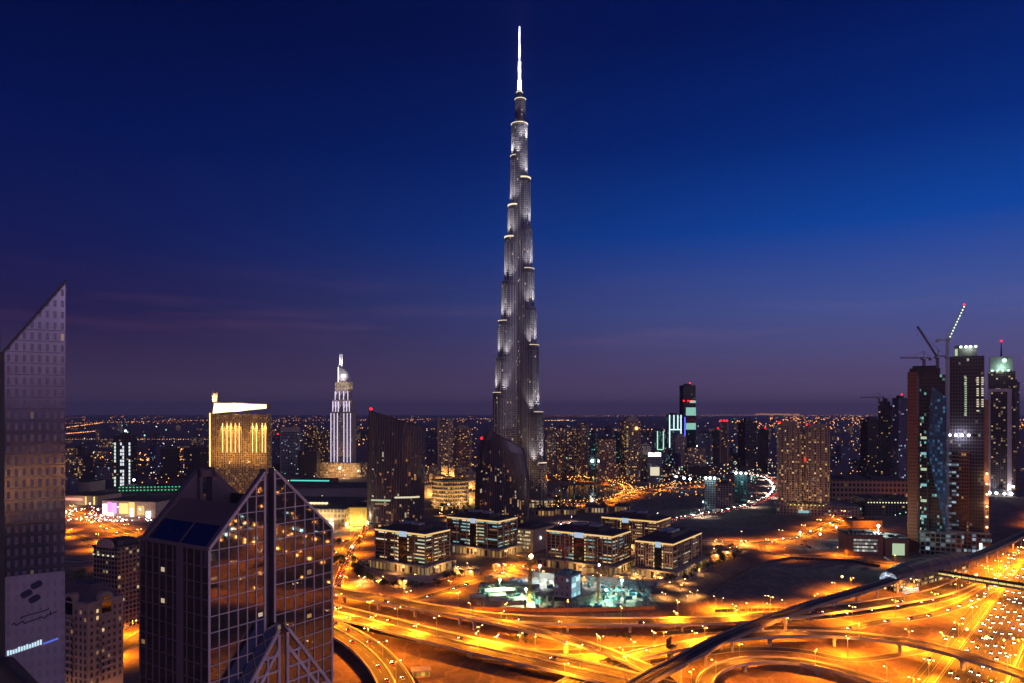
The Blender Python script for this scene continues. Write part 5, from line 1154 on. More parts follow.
# ------------------------------------------------------------------ tower cranes
def lattice(mb, p, q, wd, n, r=.14, up=(0, 0, 1)):
    p = Vector(p); q = Vector(q); d = (q-p).normalized(); u = Vector(up)
    if abs(d.dot(u)) > .95: u = Vector((0, 1, 0))
    a = d.cross(u).normalized()*wd/2; c = a.cross(d).normalized()*wd/2; cs = [-a-c, a-c, a+c, -a+c]
    for k in cs: mb.beam(p+k, q+k, r*1.5)
    for i in range(n):
        s, e = p.lerp(q, i/n), p.lerp(q, (i+1)/n)
        for j in range(4): mb.beam(s+cs[j], e+cs[(j+1) % 4], r)
def crane(loc, hm, jib, ang, luff, mat, label, wd=1.8, lamps=None, name='tower_crane', thick=.3):
    o = empty(name, loc, ang, label, 'crane'); b = MB(); lattice(b, (0, 0, 0), (0, 0, hm), wd, max(4, int(hm/4)), thick*.6); b.box(-1.6, 1.6, -1.6, 1.6, 0, .8); b.build('mast', mat, o)
    b = MB(); b.box(-1.4, 1.4, -1.4, 1.4, hm, hm+1.4); b.box(.6, 2.8, -2.6, -1.45, hm-1.2, hm+1.6); b.build('operator_cab', M['steel'], o)
    e = Vector((jib*math.cos(luff), 0, hm+1.5+jib*math.sin(luff))); b = MB(); lattice(b, (1, 0, hm+1.5), e, 1.3, max(5, int(jib/3.5)), thick*.5); jb = b.build('jib', mat, o)
    b = MB(); lattice(b, (-1, 0, hm+1.5), (-jib*.28, 0, hm+1.5), 1.3, 4, thick*.5); b.box(-jib*.30, -jib*.22, -1.2, 1.2, hm-1.6, hm+1.2); b.build('counter_jib', mat, o)
    b = MB(); at = Vector((-1.5 if luff > .2 else 0, 0, hm+9)); b.beam((0, 0, hm+1.4), at, .5); b.beam(at, e*.5+Vector((.5, 0, (hm+1.5)*.5)), .16); b.beam(at, e, .16); b.beam(at, (-jib*.28, 0, hm+1.6), .16); b.build('pylon_and_ties', mat, o)
    b = MB(); b.beam(e, (e.x, 0, e.z-(10 if luff > .2 else 4)), .14); b.box(e.x-.4, e.x+.4, -.3, .3, e.z-11, e.z-10) if luff > .2 else None; b.build('hook_line', M['darksteel'], o)
    if lamps:
        b = MB()
        for i in range(lamps): p = Vector((1, 0, hm+1.5)).lerp(e, (i+1)/(lamps+.5)); b.ball((p.x, -1.0, p.z), .62, 6, 4)
        b.build('jib_lamps', emat('pale green jib lamp', (.8, 1, .75), 4) if 'pale green jib lamp' not in bpy.data.materials else bpy.data.materials['pale green jib lamp'], jb)
        b = MB(); b.ball((e.x, 0, e.z+1), .9, 8, 5); b.build('beacon_light', M['red'], jb)
    return o
ck = pmat('dark red crane paint', (.12, .06, .06), .6, var=.1); cy_ = pmat('yellow crane paint', (.55, .36, .04), .5, var=.1); cw_ = pmat('pale crane paint', (.4, .4, .38), .5, var=.1)
Yc = 860
crane((X(924, Yc), Yc, CTpos.z+2), 13, 27, math.pi, 0.0, ck, 'flat topped crane with a level jib on the copper tower', wd=2, thick=.5)
crane((X(939, Yc), Yc+3, CTpos.z+2), 15, 42, math.pi, R(56), ck, 'luffing crane leaning left on top of the copper tower', wd=2, thick=.5)
Yc = 858
crane((X(947.5, Yc), Yc, 0), ZH(341, Yc), 44, 0, R(64), cw_, 'tall luffing crane with lamps along its raised jib between the copper and dark towers', wd=2.2, lamps=11, thick=.45)
crane((X(879, 1270.), 1270, ZH(404, 1270)), 10, 30, R(170), 0, ck, 'small crane on the taller dark shell tower', thick=.6)
# construction tower in the left distance
o, W_, dp, h, Y = T(116, 135, 436, 488, FM['dark'], 'concrete tower under construction with vertical rows of white green lamps in the left distance', rz=R(8), name='construction_tower')
for s, c in ((-.42, 'green'), (-.1, 'white'), (.02, 'white'), (.36, 'white')):
    for k in range(13):
        z = h*(.05+.065*k)
        if random.random() < .85: b = MB(); b.box(W_*s-1.4, W_*s+1.4, -dp/2-1, -dp/2-.05, z, z+5.4); b.build('site_light', emat('cool site strip '+c, (.75, 1, .8) if c == 'green' else (.85, .95, 1), 1.0) if 'cool site strip '+c not in bpy.data.materials else bpy.data.materials['cool site strip '+c], o)
crane((X(121, Y), Y, h+1), 12, 32, R(160), R(12), cw_, 'crane on top of the far construction tower on the left', thick=.9)
b = MB(); b.ball((0, 0, h+11), 2.4, 8, 5); b.build('site_lamp', emat('green top lamp', (.7, 1, .7), 4), o)
# ------------------------------------------------------------------ low malls and hotels
def lowblock(px0, px1, py, depth, h, mat, label, rz=0, name='low_building', cat='building', roofm=None, parap=True):
    P = G((px0+px1)/2, py); w_ = (px1-px0)*P.y/F; o = empty(name, P, rz, label, cat); b = MB(); b.box(-w_/2, w_/2, 0, depth, 0, h); b.build('wall', mat, o)
    b = MB(); b.box(-w_/2-.5, w_/2+.5, -.5, depth+.5, h, h+1); b.box(-w_*.3, -w_*.05, depth*.2, depth*.6, h+1, h+4); b.box(w_*.1, w_*.3, depth*.3, depth*.7, h+1, h+3); b.build('roof', roofm or M['roof'], o)
    return o, w_, P
goldwall = facade('gold lit mall wall', (.45, .32, .17), glass=(.2, .13, .06), cw=5, fh=7, mu=(.15, .85), mv=(.15, .8), lit=.35, cols=((0, (1, .6, .15)),), es=.35)
o, w_, P = lowblock(248, 346, 528, 150, 26, goldwall, 'wide low mall with dark roof and gold lit wall left of the black tower', R(-3), 'shopping_mall', 'mall')
for xx in (-w_*.2, w_*.25): light('wall_wash', 'POINT', (1, .6, .2), 30000, o, (xx, -12, 6), size=2)
b = MB(); b.box(w_*.10, w_*.38, -14, -.6, 0, 9); b.build('entrance_glow_box', emat('entrance self glow', (1, .84, .5), 2.0), o)  # floodlight on the entrance is put in as the box's own glow
b = MB()
for i in range(7): b.box(-w_*.05+i*5.5, -w_*.05+i*5.5+3.6, 40, 46, 26.9+1.2, 29.5+1)
b.build('skylight', emat('yellow skylight', (1, .8, .4), 1.4), o)
for xx in (w_*.12, w_*.3): light('entrance_flood', 'POINT', (1, .85, .55), 70000, o, (xx, -26, 8), size=3)
o, w_, P = lowblock(345, 367, 526, 60, 26, pmat('yellow lit wall', (.5, .38, .14), .8), 'yellow floodlit box building between the mall and the black glass tower', R(-3), 'yellow_building')
for xx in (-w_*.25, w_*.25):
    b = MB(); b.box(xx-2.5, xx+2.5, -.6, -.05, 3, 17); b.build('tall_window', emat('tall yellow window', (1, .7, .15), .9) if 'tall yellow window' not in bpy.data.materials else bpy.data.materials['tall yellow window'], o); light('wall_wash', 'POINT', (1, .72, .2), 26000, o, (xx, -12, 4))
lowblock(258, 372, 498, 110, 18, pmat('violet grey shed wall', (.2, .18, .2), .8), 'long dark flat roofed hall behind the gold lit mall', R(4), 'hall')
o, w_, P = lowblock(290, 330, 486, 60, 12, M['roof'], 'low hall with a teal lit roof edge in front of the grey slab tower', R(-6), 'hall'); b = MB(); b.box(-w_/2, w_/2, -1.2, -.55, 10.5, 13.2); b.build('lit_eave', emat('teal eave light', (.15, .85, .75), .9), o)
# neon shopping centre at the left
scr = [('pink', (1, .25, .85)), ('white', (1, .97, 1)), ('gold', (1, .7, .2)), ('violet', (.55, .3, 1))]
o, w_, P = lowblock(97, 160, 517, 80, 24, pmat('cream mall wall', (.5, .42, .3), .8), 'shopping centre with glowing neon and gold walls beside the left motorway', R(-14), 'shopping_centre', 'mall')
for i, (a, c, z0, z1, m, s) in enumerate(((-.48, -.40, 3, 19, 'white', 2.2), (-.39, -.31, 8, 22, 'pink', 1.6), (-.31, -.22, 5, 21, 'violet', 1.8), (-.40, -.28, 1, 6, 'white', 2.6), (-.16, .0, 5, 21, 'gold', 1.3), (.02, .12, 3, 23, 'gold', 1.1), (.05, .1, 1, 14, 'white', 2.6), (.18, .30, 4, 18, 'gold', .8), (.34, .42, 1, 10, 'white', 2.0))):
    b = MB(); b.box(w_*a, w_*c, -1.3-.1*i, -.6, z0, z1); b.build('lit_sign', emat('mall sign %s %g' % (m, s), dict(scr)[m], s), o)
for xx in (-w_*.35, 0, w_*.3): light('mall_flood', 'POINT', (1, .6, .5), 9000, o, (xx, -24, 9), size=2)
o, w_, P = lowblock(62, 100, 505, 60, 16, pmat('cream annex wall', (.45, .36, .26), .8), 'cream annex with pink lit sign just right of the left glass tower', R(-10), 'mall_annex')
b = MB(); b.box(-w_*.45, w_*.05, -1.1, -.6, 8, 12); b.build('lit_sign', emat('salmon sign', (1, .35, .25), 1.3), o)
for s in (.15, .4): b = MB(); b.box(w_*s-1.2, w_*s+1.2, -1, -.6, 1, 15); b.build('lit_pillar', emat('yellow pillar light', (1, .75, .2), 1.3) if 'yellow pillar light' not in bpy.data.materials else bpy.data.materials['yellow pillar light'], o)
light('annex_flood', 'POINT', (1, .7, .4), 9000, o, (0, -16, 5))
lowblock(64, 90, 492, 50, 20, M['stone'], 'small pale block behind the cream annex', R(-6))
o, w_, P = lowblock(120, 195, 494, 60, 14, M['roof'], 'long dark hall edged with rows of green lamps behind the neon shopping centre', R(9), 'hall')
for j in range(2):
    b = MB()
    for i in range(22): b.box(-w_*.48+i*w_*.044, -w_*.48+i*w_*.044+2.6, -1.4, -.6, 7+j*6, 8.8+j*6)
    b.build('green_lamp_row', emat('green lamp row', (.1, 1, .4), .8) if j == 0 else bpy.data.materials['green lamp row'], o)
# curved gold hotel and old quarter between the black towers
P = G(452, 507); o = empty('curved_hotel', P, 0, 'curved seven storey hotel with gold lit balcony bands between the black glass towers', 'hotel')
def arcpoly(r, a0, a1, n, dep): return [(r*math.cos(a0+(a1-a0)*i/n), r*math.sin(a0+(a1-a0)*i/n)) for i in range(n+1)]+[((r-dep)*math.cos(a1+(a0-a1)*i/n), (r-dep)*math.sin(a1+(a0-a1)*i/n)) for i in range(n+1)]
ap = arcpoly(34, R(195), R(330), 16, 20); H_ = 47
b = MB(); b.prism(ap, 0, H_); b.build('wall', facade('balcony rooms', (.42, .31, .2), glass=(.08, .06, .04), cw=4, fh=6.6, mu=(.1, .9), mv=(.1, .6), lit=.3, cols=((0, (1, .65, .25)), (.6, (1, .85, .55))), es=.45), o)
for k in range(7): b = MB(); b.prism(arcpoly(35.8, R(194), R(331), 16, 1.75), 5.2+k*6.6, 6.6+k*6.6); b.build('balcony', M['tan'], o)
b = MB(); b.prism(arcpoly(36.4, R(194), R(331), 16, 23), H_, H_+2); b.build('roof', M['roof'], o)
for a in (215, 260, 305): light('wall_wash', 'SPOT', (1, .62, .22), 160000, o, (70*math.cos(R(a)), 70*math.sin(R(a)), 4), 90, spot_dir((-math.cos(R(a)), -math.sin(R(a)), .55)), size=2, blend=1)
rn = random.Random(21); oldm = facade('old quarter houses', (.42, .30, .19), glass=(.1, .07, .04), cw=4, fh=4.2, mu=(.3, .7), mv=(.2, .75), lit=.3, cols=((0, (1, .62, .2)), (.7, (1, .85, .5))), es=.6)
k = 0
for i in range(30):
    px = rn.uniform(424, 474); py = rn.uniform(476, 506)
    if 434 < px < 470 and py > 489: continue
    P = G(px, py); s = rn.uniform(16, 34); h = rn.uniform(12, 34); o = empty('old_quarter_house', P, R(rn.uniform(-30, 30)), 'flat roofed gold lit house of the low quarter between the black glass towers', 'house', 'houses of the low gold lit quarter')
    b = MB(); b.box(-s/2, s/2, -s*.4, s*.4, 0, h); b.build('wall', oldm, o); b = MB(); b.box(-s/2-.4, s/2+.4, -s*.4-.4, s*.4+.4, h, h+.8); b.box(-s*.2, s*.1, -s*.2, s*.15, h+.8, h+5); b.build('roof', M['tan'], o)
    if i % 2 == 0: light('house_glow', 'POINT', (1, .58, .18), 22000, o, (0, -s*.4-8, 6), size=2)
# right: low mall, dark hall with lights, orange hoarding, car park block
lowblock(833, 908, 503, 90, 40, facade('dim tan mall', (.26, .18, .15), cw=7, fh=9, lit=.03, cols=((0, WARM),), es=.4), 'wide dim tan block behind the dark hall left of the copper tower', R(-4))
o, w_, P = lowblock(866, 912, 516, 60, 26, FM['dark'], 'dark hall with one row of small yellow lights left of the copper tower', R(-4), 'hall')
b = MB()
for i in range(14): b.box(-w_*.45+i*w_*.062, -w_*.45+i*w_*.062+1.6, -.9, -.55, 20, 21.6)
b.build('lamp_row', emat('yellow green row', (1, 1, .5), 1.3), o)
o, w_, P = lowblock(852, 883, 528, 25, 10, pmat('sandy hoarding', (.4, .25, .1), .8), 'sandy orange lit hoarding box behind the brown car park', R(4)); light('hoarding_glow', 'POINT', SOD, 26000, o, (0, -14, 8))
o, w_, P = lowblock(848, 882, 556, 34, 23, pmat('brown car park wall', (.2, .10, .07), .7), 'brown car park block with four white lit storeys in front of the copper tower', R(-9), 'car_park', 'car park')
for k in range(4): b = MB(); b.box(-w_*.32, w_*.34, -.5, -.06, 5+k*3.9, 7.2+k*3.9); b.build('lit_storey', facade('lit car park storey', (.2, .2, .2), glass=(.2, .2, .2), cw=3, fh=50, mu=(.06, .94), mv=(0, 1), lit=.92, cols=((0, (.9, 1, .85)),), es=.6) if k == 0 else bpy.data.materials['lit car park storey'], o)
b = MB()
for i in range(9): b.box(-w_*.46+i*w_*.11, -w_*.46+i*w_*.11+1.4, -.4, .4, 24, 26.2)
b.build('roof_posts', M['steel'], o); b = MB(); b.ball((w_*.55, 22, 31), 1.6, 10, 6); b.tube((w_*.55, 22, 0), (w_*.55, 22, 30), .3, .2, 6); b.build('flood_mast', emat('green white mast lamp', (.75, 1, .8), 9), o); light('mast_flood', 'POINT', (.75, 1, .85), 60000, o, (w_*.55, 18, 32))
o, w_, P = lowblock(886, 908, 557, 30, 20, pmat('brown annex wall', (.16, .09, .07), .7), 'small brown block with a green lit glass front beside the brown car park', R(-9)); b = MB(); b.box(-w_*.2, w_*.32, -.5, -.06, 2, 15); b.build('lit_front', bandm['green'], o)
# teal lit building pair
for (x0, x1, yt, yb, lb) in ((704, 717, 480, 511, 'narrow grey block with green lit windows in the right middle distance'), (734, 748, 475, 503, 'dark block with teal roof lights beside the curved avenue')):
    o, W_, dp, h, Y = T(x0, x1, yt, yb, FM['teal'] if x0 > 720 else FM['grey'], lb, rz=R(-18)); b = MB()
    for s in (-.4, 0, .4): b.ball((W_*s, -dp/2-2, h+4), 1.8, 8, 5)
    b.build('roof_lamps', M['whitelamp'], o); light('roof_glow', 'POINT', (.5, 1, .9), 15000, o, (0, -dp/2-14, h+6))
T(717, 733, 484, 506, FM['pale'], 'pale low block between the green lit block and the teal roofed block', rz=R(-18))
# terraces around the lake
for i, (px, py, s) in enumerate(((533, 508, 60), (545, 516, 46), (566, 515, 40), (596, 513, 50), (622, 512, 34))):
    lowblock(px-s*.22, px+s*.22, py, 30, 9, arcade, ('terrace of lit restaurants at the foot of the supertall', 'low white lit terrace right below the restaurants', 'low lit pavilion among the trees by the lake', 'brightly lit pavilion behind the striped office blocks', 'small lit pavilion near the end of the lake road')[i], R(-10), 'lit_pavilion', 'pavilion')
    g = G(px, py-1); e = bpy.data.objects[-1] if False else None
# ------------------------------------------------------------------ floodlit construction site
site = pmat('pale site concrete', (.29, .25, .19), .9, var=.75, vs_=.09); form = pmat('teal formwork', (.10, .30, .28), .6, var=.3, vs_=.3); hoard = pmat('orange hoarding', (.5, .22, .05), .7, var=.15)
patch('site_ground', [(470, 609), (486, 590), (520, 576), (560, 574), (610, 582), (648, 592), (660, 609), (560, 613)], site, .08)
def slab(pix, z0, z1, name, label, mat, cols=True):
    P = [G(x, y) for x, y in pix]; c = sum(P, Vector())/len(P); o = empty(name, (c.x, c.y, 0), 0, label, 'structure'); q = [(p.x-c.x, p.y-c.y) for p in P]
    if sum(q[i][0]*q[(i+1) % len(q)][1]-q[(i+1) % len(q)][0]*q[i][1] for i in range(len(q))) < 0: q = q[::-1]
    b = MB(); b.prism(q, z0, z1); b.build('slab', mat, o); return o, q
o, q = slab([(545, 601), (578, 606), (600, 596), (568, 590)], 5, 6, 'concrete_deck', 'raised concrete deck carrying the white lit cabin on the building site', site)
b = MB()
for p in q:
    b.cbox((p[0]*.93, p[1]*.93, 0), 1.2, 1.2, 5)
b.build('column', M['concrete'], o)
b = MB(); n = len(q)
for i in range(n):
    p, r = Vector((*q[i], 7)), Vector((*q[(i+1) % n], 7)); b.beam(p, r, .12)
    for k in range(9): s = p.lerp(r, k/9); b.beam((s.x, s.y, 6), (s.x, s.y, 7.1), .12)
b.build('edge_rail', M['steel'], o)
# site cabin tower with a bright panel
C0 = G(571, 599, 6); o = empty('site_core', (C0.x, C0.y, 6.0), math.atan2(OU.y, OU.x)+math.pi, 'blocky concrete core with one bright teal white face on the building site', 'building')
b = MB(); b.box(-16, 0, 0, 18, 0, 19); b.build('wall', facade('raw core wall', (.34, .34, .36), glass=(.1, .12, .14), cw=5, fh=6, mu=(.3, .7), mv=(.3, .7), lit=.15, cols=((0, (.6, .9, 1)),), es=.6), o)
b = MB(); b.box(.05, .4, 1, 16, 1, 17.5); b.build('lit_panel', facade('lit teal panel', (.3, .6, .65), glass=(.4, .7, .75), cw=3.8, fh=4.2, mu=(.04, .96), mv=(.04, .96), lit=1.0, cols=((0, (.4, .95, 1)), (.5, (.6, 1, 1))), es=1.5), o)
b = MB(); b.box(-16.5, .5, -.5, 18.5, 19, 19.6); b.box(-12, -4, 4, 12, 19.6, 22); b.build('roof', form, o)
for k in range(5): b = MB(); b.beam((-16+k*4, 0, 19.6), (-16+k*4, 0, 22), .3); b.build('starter_bar', M['steel'], o)
rn = random.Random(9)
for i, (px, py, L_, a) in enumerate(((488, 600, 30, .25), (505, 594, 36, .25), (522, 588, 30, .2), (507, 604, 30, .22))):
    P = G(px, py); o = empty('site_shed', P, a, ('long pale green lit shed roof at the left of the building site', 'pale green lit shed roof second from the left on the building site', 'pale shed roof below the yellow crane', 'pale shed roof nearest the flyover on the building site')[i], 'shed'); b = MB(); b.box(-L_/2, L_/2, -5, 5, 0, 4.2); b.build('wall', site, o)
    b = MB(); b.face([(-L_/2-.5, -5.6, 4.2), (L_/2+.5, -5.6, 4.2), (L_/2+.5, 0, 5.8), (-L_/2-.5, 0, 5.8)]); b.face([(L_/2+.5, 5.6, 4.2), (-L_/2-.5, 5.6, 4.2), (-L_/2-.5, 0, 5.8), (L_/2+.5, 0, 5.8)]); b.build('roof', pmat('pale green sheeting', (.45, .55, .42), .6) if i == 0 else bpy.data.materials['pale green sheeting'], o)
cp = {}
for i in range(170):
    px = rn.uniform(480, 655); py = rn.uniform(582, 609)
    if 540 < px < 604 and 588 < py < 606: continue
    P = G(px, py)
    k = i % 3
    if k not in cp:
        o = empty(('material_stack', 'scaffold_bay', 'site_container')[k], P, 0, ('stack of building material on the floodlit site', 'scaffold bay on the floodlit site', 'steel container on the floodlit site')[k], ('material stack', 'scaffold', 'container')[k], ('material stacks on the building site', 'scaffold bays on the building site', 'containers on the building site')[k])
        if k == 0:
            for j in range(3): b = MB(); b.box(-2.2+j*1.6, -.9+j*1.6, -1.5, 1.5, 0, 1.2+.4*j); b.build('pallet_load', (site, form, M['tan'])[j], o)
        elif k == 1:
            b = MB()
            for xx in (-4, -1.3, 1.3, 4):
                for yy in (-1, 1): b.beam((xx, yy, 0), (xx, yy, 5.5), .22)
            for z in (1.8, 3.6, 5.4):
                for yy in (-1, 1): b.beam((-4, yy, z), (4, yy, z), .2)
            b.build('frame', M['steel'], o); b = MB(); b.box(-4, 4, -.9, .9, 3.65, 3.8); b.box(-4, 4, -.9, .9, 5.5, 5.65); b.build('deck_boards', form, o)
        else:
            b = MB(); b.box(-3, 3, -1.2, 1.2, .15, 2.6); b.build('body', pmat('blue container paint', (.08, .2, .3), .5), o)
            b = MB(); b.box(3.0, 3.08, -1.1, 1.1, .25, 2.5); b.build('door', M['steel'], o)
        cp[k] = o
    else: copy_tree(cp[k], None, P, rn.uniform(0, 3.1))
SITE = 9.0
colp = None
for i in range(90):
    px = rn.uniform(478, 650); py = rn.uniform(584, 608)
    if 545 < px < 602 and 590 < py < 606: continue
    P = G(px, py)
    if colp is None:
        colp = empty('column_stub', P, 0, 'concrete column stub with starter bars rising from the floodlit site', 'column', 'column stubs on the building site')
        b = MB(); b.box(-.7, .7, -.7, .7, 0, 4.2); b.build('shaft', site, colp); b = MB(); b.box(-1.1, 1.1, -1.1, 1.1, 2.2, 3.4); b.build('shutter', form, colp)
        b = MB()
        for q in ((-.5, -.5), (.5, -.5), (.5, .5), (-.5, .5)): b.beam((*q, 4.2), (*q, 6), .15)
        b.build('starter_bars', M['steel'], colp)
    else: c = copy_tree(colp, None, P, rn.uniform(0, 1.5)); c.scale = (1, 1, rn.uniform(.6, 1.7))
def flood(px, py, h, col, pw, label, r=1.0):
    P = G(px, py); o = empty('flood_mast', P, 0, label, 'floodlight'); b = MB(); b.tube((0, 0, 0), (0, 0, h), .25, .15, 6); b.build('pole', M['steel'], o)
    b = MB(); b.beam((-1.4, 0, h), (1.4, 0, h), .3); b.build('crossbar', M['steel'], o); b = MB(); b.ball((0, -.3, h+.6), r, 8, 5); b.build('lamp', emat('flood lamp '+label[:24], col, 12), o)
    light('flood_light', 'SPOT', col, pw*SITE, o, (0, -.5, h), 150, (0, 0, 0), size=.8, blend=.6); return o
flood(599, 590, 22, (.85, 1, 1), 60000, 'tall mast with white floodlight right of the lit core on the building site', 1.2)
flood(500, 596, 14, (.75, 1, .55), 36000, 'green white floodlight mast among the pale sheds')
flood(622, 597, 14, (.6, 1, .8), 34000, 'teal floodlight mast at the right side of the building site')
flood(540, 583, 16, (.75, .95, 1), 36000, 'blue white floodlight mast at the back of the building site')
flood(606, 605, 12, (.45, 1, .75), 26000, 'teal floodlight mast at the front of the building site near the flyover')
flood(526, 604, 12, (.8, 1, .6), 26000, 'pale green floodlight mast at the front left of the building site')
crane(G(530, 601), 34, 22, R(150), R(4), cy_, 'yellow lattice crane with a bright orange lamp on the building site', wd=2, thick=.4)
P = G(530, 601); o = flood(531, 600, 37, (1, .72, .3), 60000, 'bright orange white lamp mast beside the yellow crane', 1.9)
crane(G(566, 593), 40, 24, R(20), R(3), pmat('red crane paint', (.4, .04, .03), .5, var=.1), 'red lattice crane behind the lit core on the building site', wd=2, thick=.4)
crane(G(598, 604), 30, 18, R(200), R(3), pmat('orange crane paint', (.45, .16, .03), .5, var=.1), 'orange crane mast in front of the white floodlight on the building site', wd=1.6, thick=.35)
# hoardings round the site
def fence(pix, h, mat, label):
    P = [G(x, y) for x, y in pix]; o = empty('site_fence', (0, 0, 0), 0, label, 'fence'); b = MB(); c = MB()
    for p, q in zip(P, P[1:]):
        b.beam(p+Vector((0, 0, h/2)), q+Vector((0, 0, h/2)), .15, h); n = max(1, int((q-p).length/5))
        for k in range(n): s = p.lerp(q, k/n); c.beam(s, s+Vector((0, 0, h+.3)), .3)
    b.build('panels', mat, o); c.build('posts', M['steel'], o)
fence([(474, 610.5), (500, 611), (545, 612), (600, 611.5), (655, 609.5)], 3, hoard, 'low orange hoarding along the front of the building site')
fence([(704, 603), (724, 587), (765, 564), (790, 559), (850, 562), (880, 567)], 2.5, M['darksteel'], 'dark fence along the far edge of the bare sand lot')
fence([(715, 612), (800, 610), (866, 591), (893, 573)], 2.2, M['darksteel'], 'dark fence along the near edge of the bare sand lot')
# bright boxes: kiosk under the main flyover, billboard
P = G(421, 676); o = empty('lit_kiosk', P, R(12), 'small yellow lit kiosk beneath the broad flyover', 'kiosk'); b = MB(); b.box(-5, 5, -3, 3, 0, 4); b.build('wall', facade('kiosk wall', (.5, .3, .08), cw=2.4, fh=4, mu=(.1, .9), mv=(.2, .8), lit=.9, cols=((0, (1, .62, .1)),), es=1.0), o); b = MB(); b.box(-6, 6, -4, 4, 4, 4.6); b.build('roof', M['concrete'], o)
P = G(669, 655); o = empty('billboard', P, R(60), 'dark billboard on a post left of the metro viaduct', 'billboard'); b = MB(); b.box(-4.5, 4.5, -.3, .3, 5, 12); b.build('panel', M['darksteel'], o); b = MB(); b.tube((0, 0, 0), (0, 0, 5), .4, .4, 8); b.beam((-4.5, 0, 5), (4.5, 0, 5), .4); b.build('post', M['steel'], o)
# floodlit pits (orange lamps under trees)
for px, py, lb in ((620, 581, 'orange lit entrance pit behind the building site'), (660, 582, 'square orange lit ramp opening right of the building site'), (677, 573, 'orange lit bay in the tree lined car park'), (690, 568, 'second orange lit bay in the tree lined car park'), (704, 563, 'third orange lit bay in the tree lined car park'), (716, 559, 'fourth orange lit bay in the tree lined car park'), (727, 556, 'fifth orange lit bay in the tree lined car park'), (404, 585, 'orange lit gate in the wall below the leftmost office block'), (470, 576, 'orange lit yard right of the leftmost office block'), (498, 569, 'orange lit yard below the teal lit office block')):
    P = G(px, py); o = empty('lit_gatehouse', P, math.atan2(OU.y, OU.x)+math.pi, lb, 'gatehouse'); b = MB(); b.box(-6, 6, 2, 8, 0, 4.5); b.box(-6, -4.5, -2, 1.98, 0, 4.5); b.box(4.5, 6, -2, 1.98, 0, 4.5); b.build('wall', M['tan'], o); b = MB(); b.box(-6.5, 6.5, -.5, 8.5, 4.5, 5); b.build('roof', M['concrete'], o)
    b = MB(); b.ball((0, 1, 4), .8, 8, 5); b.build('lamp', M['sodium'], o); light('gate_light', 'POINT', (1, .36, .04), 7000, o, (0, -3.5, 3.6))
# compound wall under the leftmost office block
def wall(pix, h, label):
    P = [G(x, y) for x, y in pix]; o = empty('compound_wall', (0, 0, 0), 0, label, 'wall'); b = MB(); c = MB()
    for p, q in zip(P, P[1:]): b.beam(p+Vector((0, 0, h/2)), q+Vector((0, 0, h/2)), .6, h); c.beam(p+Vector((0, 0, h+.16)), q+Vector((0, 0, h+.16)), 1.0, .3)
    b.build('wall', M['stone'], o); c.build('coping', M['concrete'], o)
wall([(352, 562), (362, 572), (382, 581), (405, 584), (430, 583), (452, 577), (456, 569)], 7, 'pale curved garden wall below the leftmost office block')
wall([(505, 571), (540, 578), (600, 582), (650, 586), (690, 580), (712, 566)], 5, 'pale wall between the building site and the striped office blocks')
# ------------------------------------------------------------------ trees and palms
def tree_proto(seed, h, r, label):
    rn = random.Random(seed); o = empty('tree', (0, 0, -500), 0, label, 'tree'); b = MB(); b.tube((0, 0, 0), (0, 0, h*.5), .3, .18, 6)
    for k in range(5): a = rn.uniform(0, 6.3); b.tube((0, 0, h*.42), (math.cos(a)*r*.6, math.sin(a)*r*.6, h*.75), .14, .05, 5)
    b.build('trunk', M['bark'], o); b = MB()
    cl = [(rn.uniform(-.65, .65)*r, rn.uniform(-.65, .65)*r, h*rn.uniform(.5, .92), rn.uniform(.3, .55)*r) for _ in range(9)]
    for c in cl:
        for _ in range(46):
            d = Vector((rn.gauss(0, 1), rn.gauss(0, 1), rn.gauss(0, .8))).normalized()*c[3]*rn.uniform(.5, 1.05); p = Vector(c[:3])+d
            t = Vector((rn.gauss(0, 1), rn.gauss(0, 1), rn.gauss(0, 1))).normalized(); u = t.orthogonal().normalized(); s = rn.uniform(.25, .5)
            b.face([p-t*s, p+u*s*.6, p+t*s, p-u*s*.6])
    b.build('crown', M['leaf'], o); return o
def palm_proto(seed, h, label):
    rn = random.Random(seed); o = empty('palm_tree', (0, 0, -500), 0, label, 'palm'); b = MB(); b.tube((0, 0, 0), (.15, 0, h*.5), .28, .2, 7); b.tube((.15, 0, h*.5), (.3, 0, h), .2, .16, 7); b.build('trunk', M['bark'], o); b = MB()
    for k in range(18):
        a = 6.283*k/18+rn.uniform(-.1, .1); lift = rn.uniform(-.2, .9); P = [Vector((.3, 0, h))]
        for s in (1, 2, 3, 4): P.append(Vector((.3+math.cos(a)*s*.85, math.sin(a)*s*.85, h+lift*s*.6-.16*s*s)))
        d = Vector((-math.sin(a), math.cos(a), 0))
        for i in range(4): w0, w1 = (.35, .45, .38, .25, .04)[i], (.35, .45, .38, .25, .04)[i+1]; b.face([P[i]-d*w0, P[i]+d*w0, P[i+1]+d*w1, P[i+1]-d*w1])
    b.build('fronds', M['leaf'], o); return o
TP = [tree_proto(i, 7+i, 3.4+.4*i, 'tree') for i in range(3)]; PP = [palm_proto(5, 9, 'palm'), palm_proto(6, 7, 'palm')]
def scatter(n, box, palms, label, group, poly=None, sc_=1):
    for i in range(n):
        px, py = rn.uniform(box[0], box[1]), rn.uniform(box[2], box[3]); P = G(px, py); pp = rn.random() < palms
        c = copy_tree(rn.choice(PP if pp else TP), None, P, rn.uniform(0, 6.2), label, group); k = sc_*rn.uniform(.8, 1.25); c.scale = (k, k, k)
        if pp: c['category'] = 'palm'
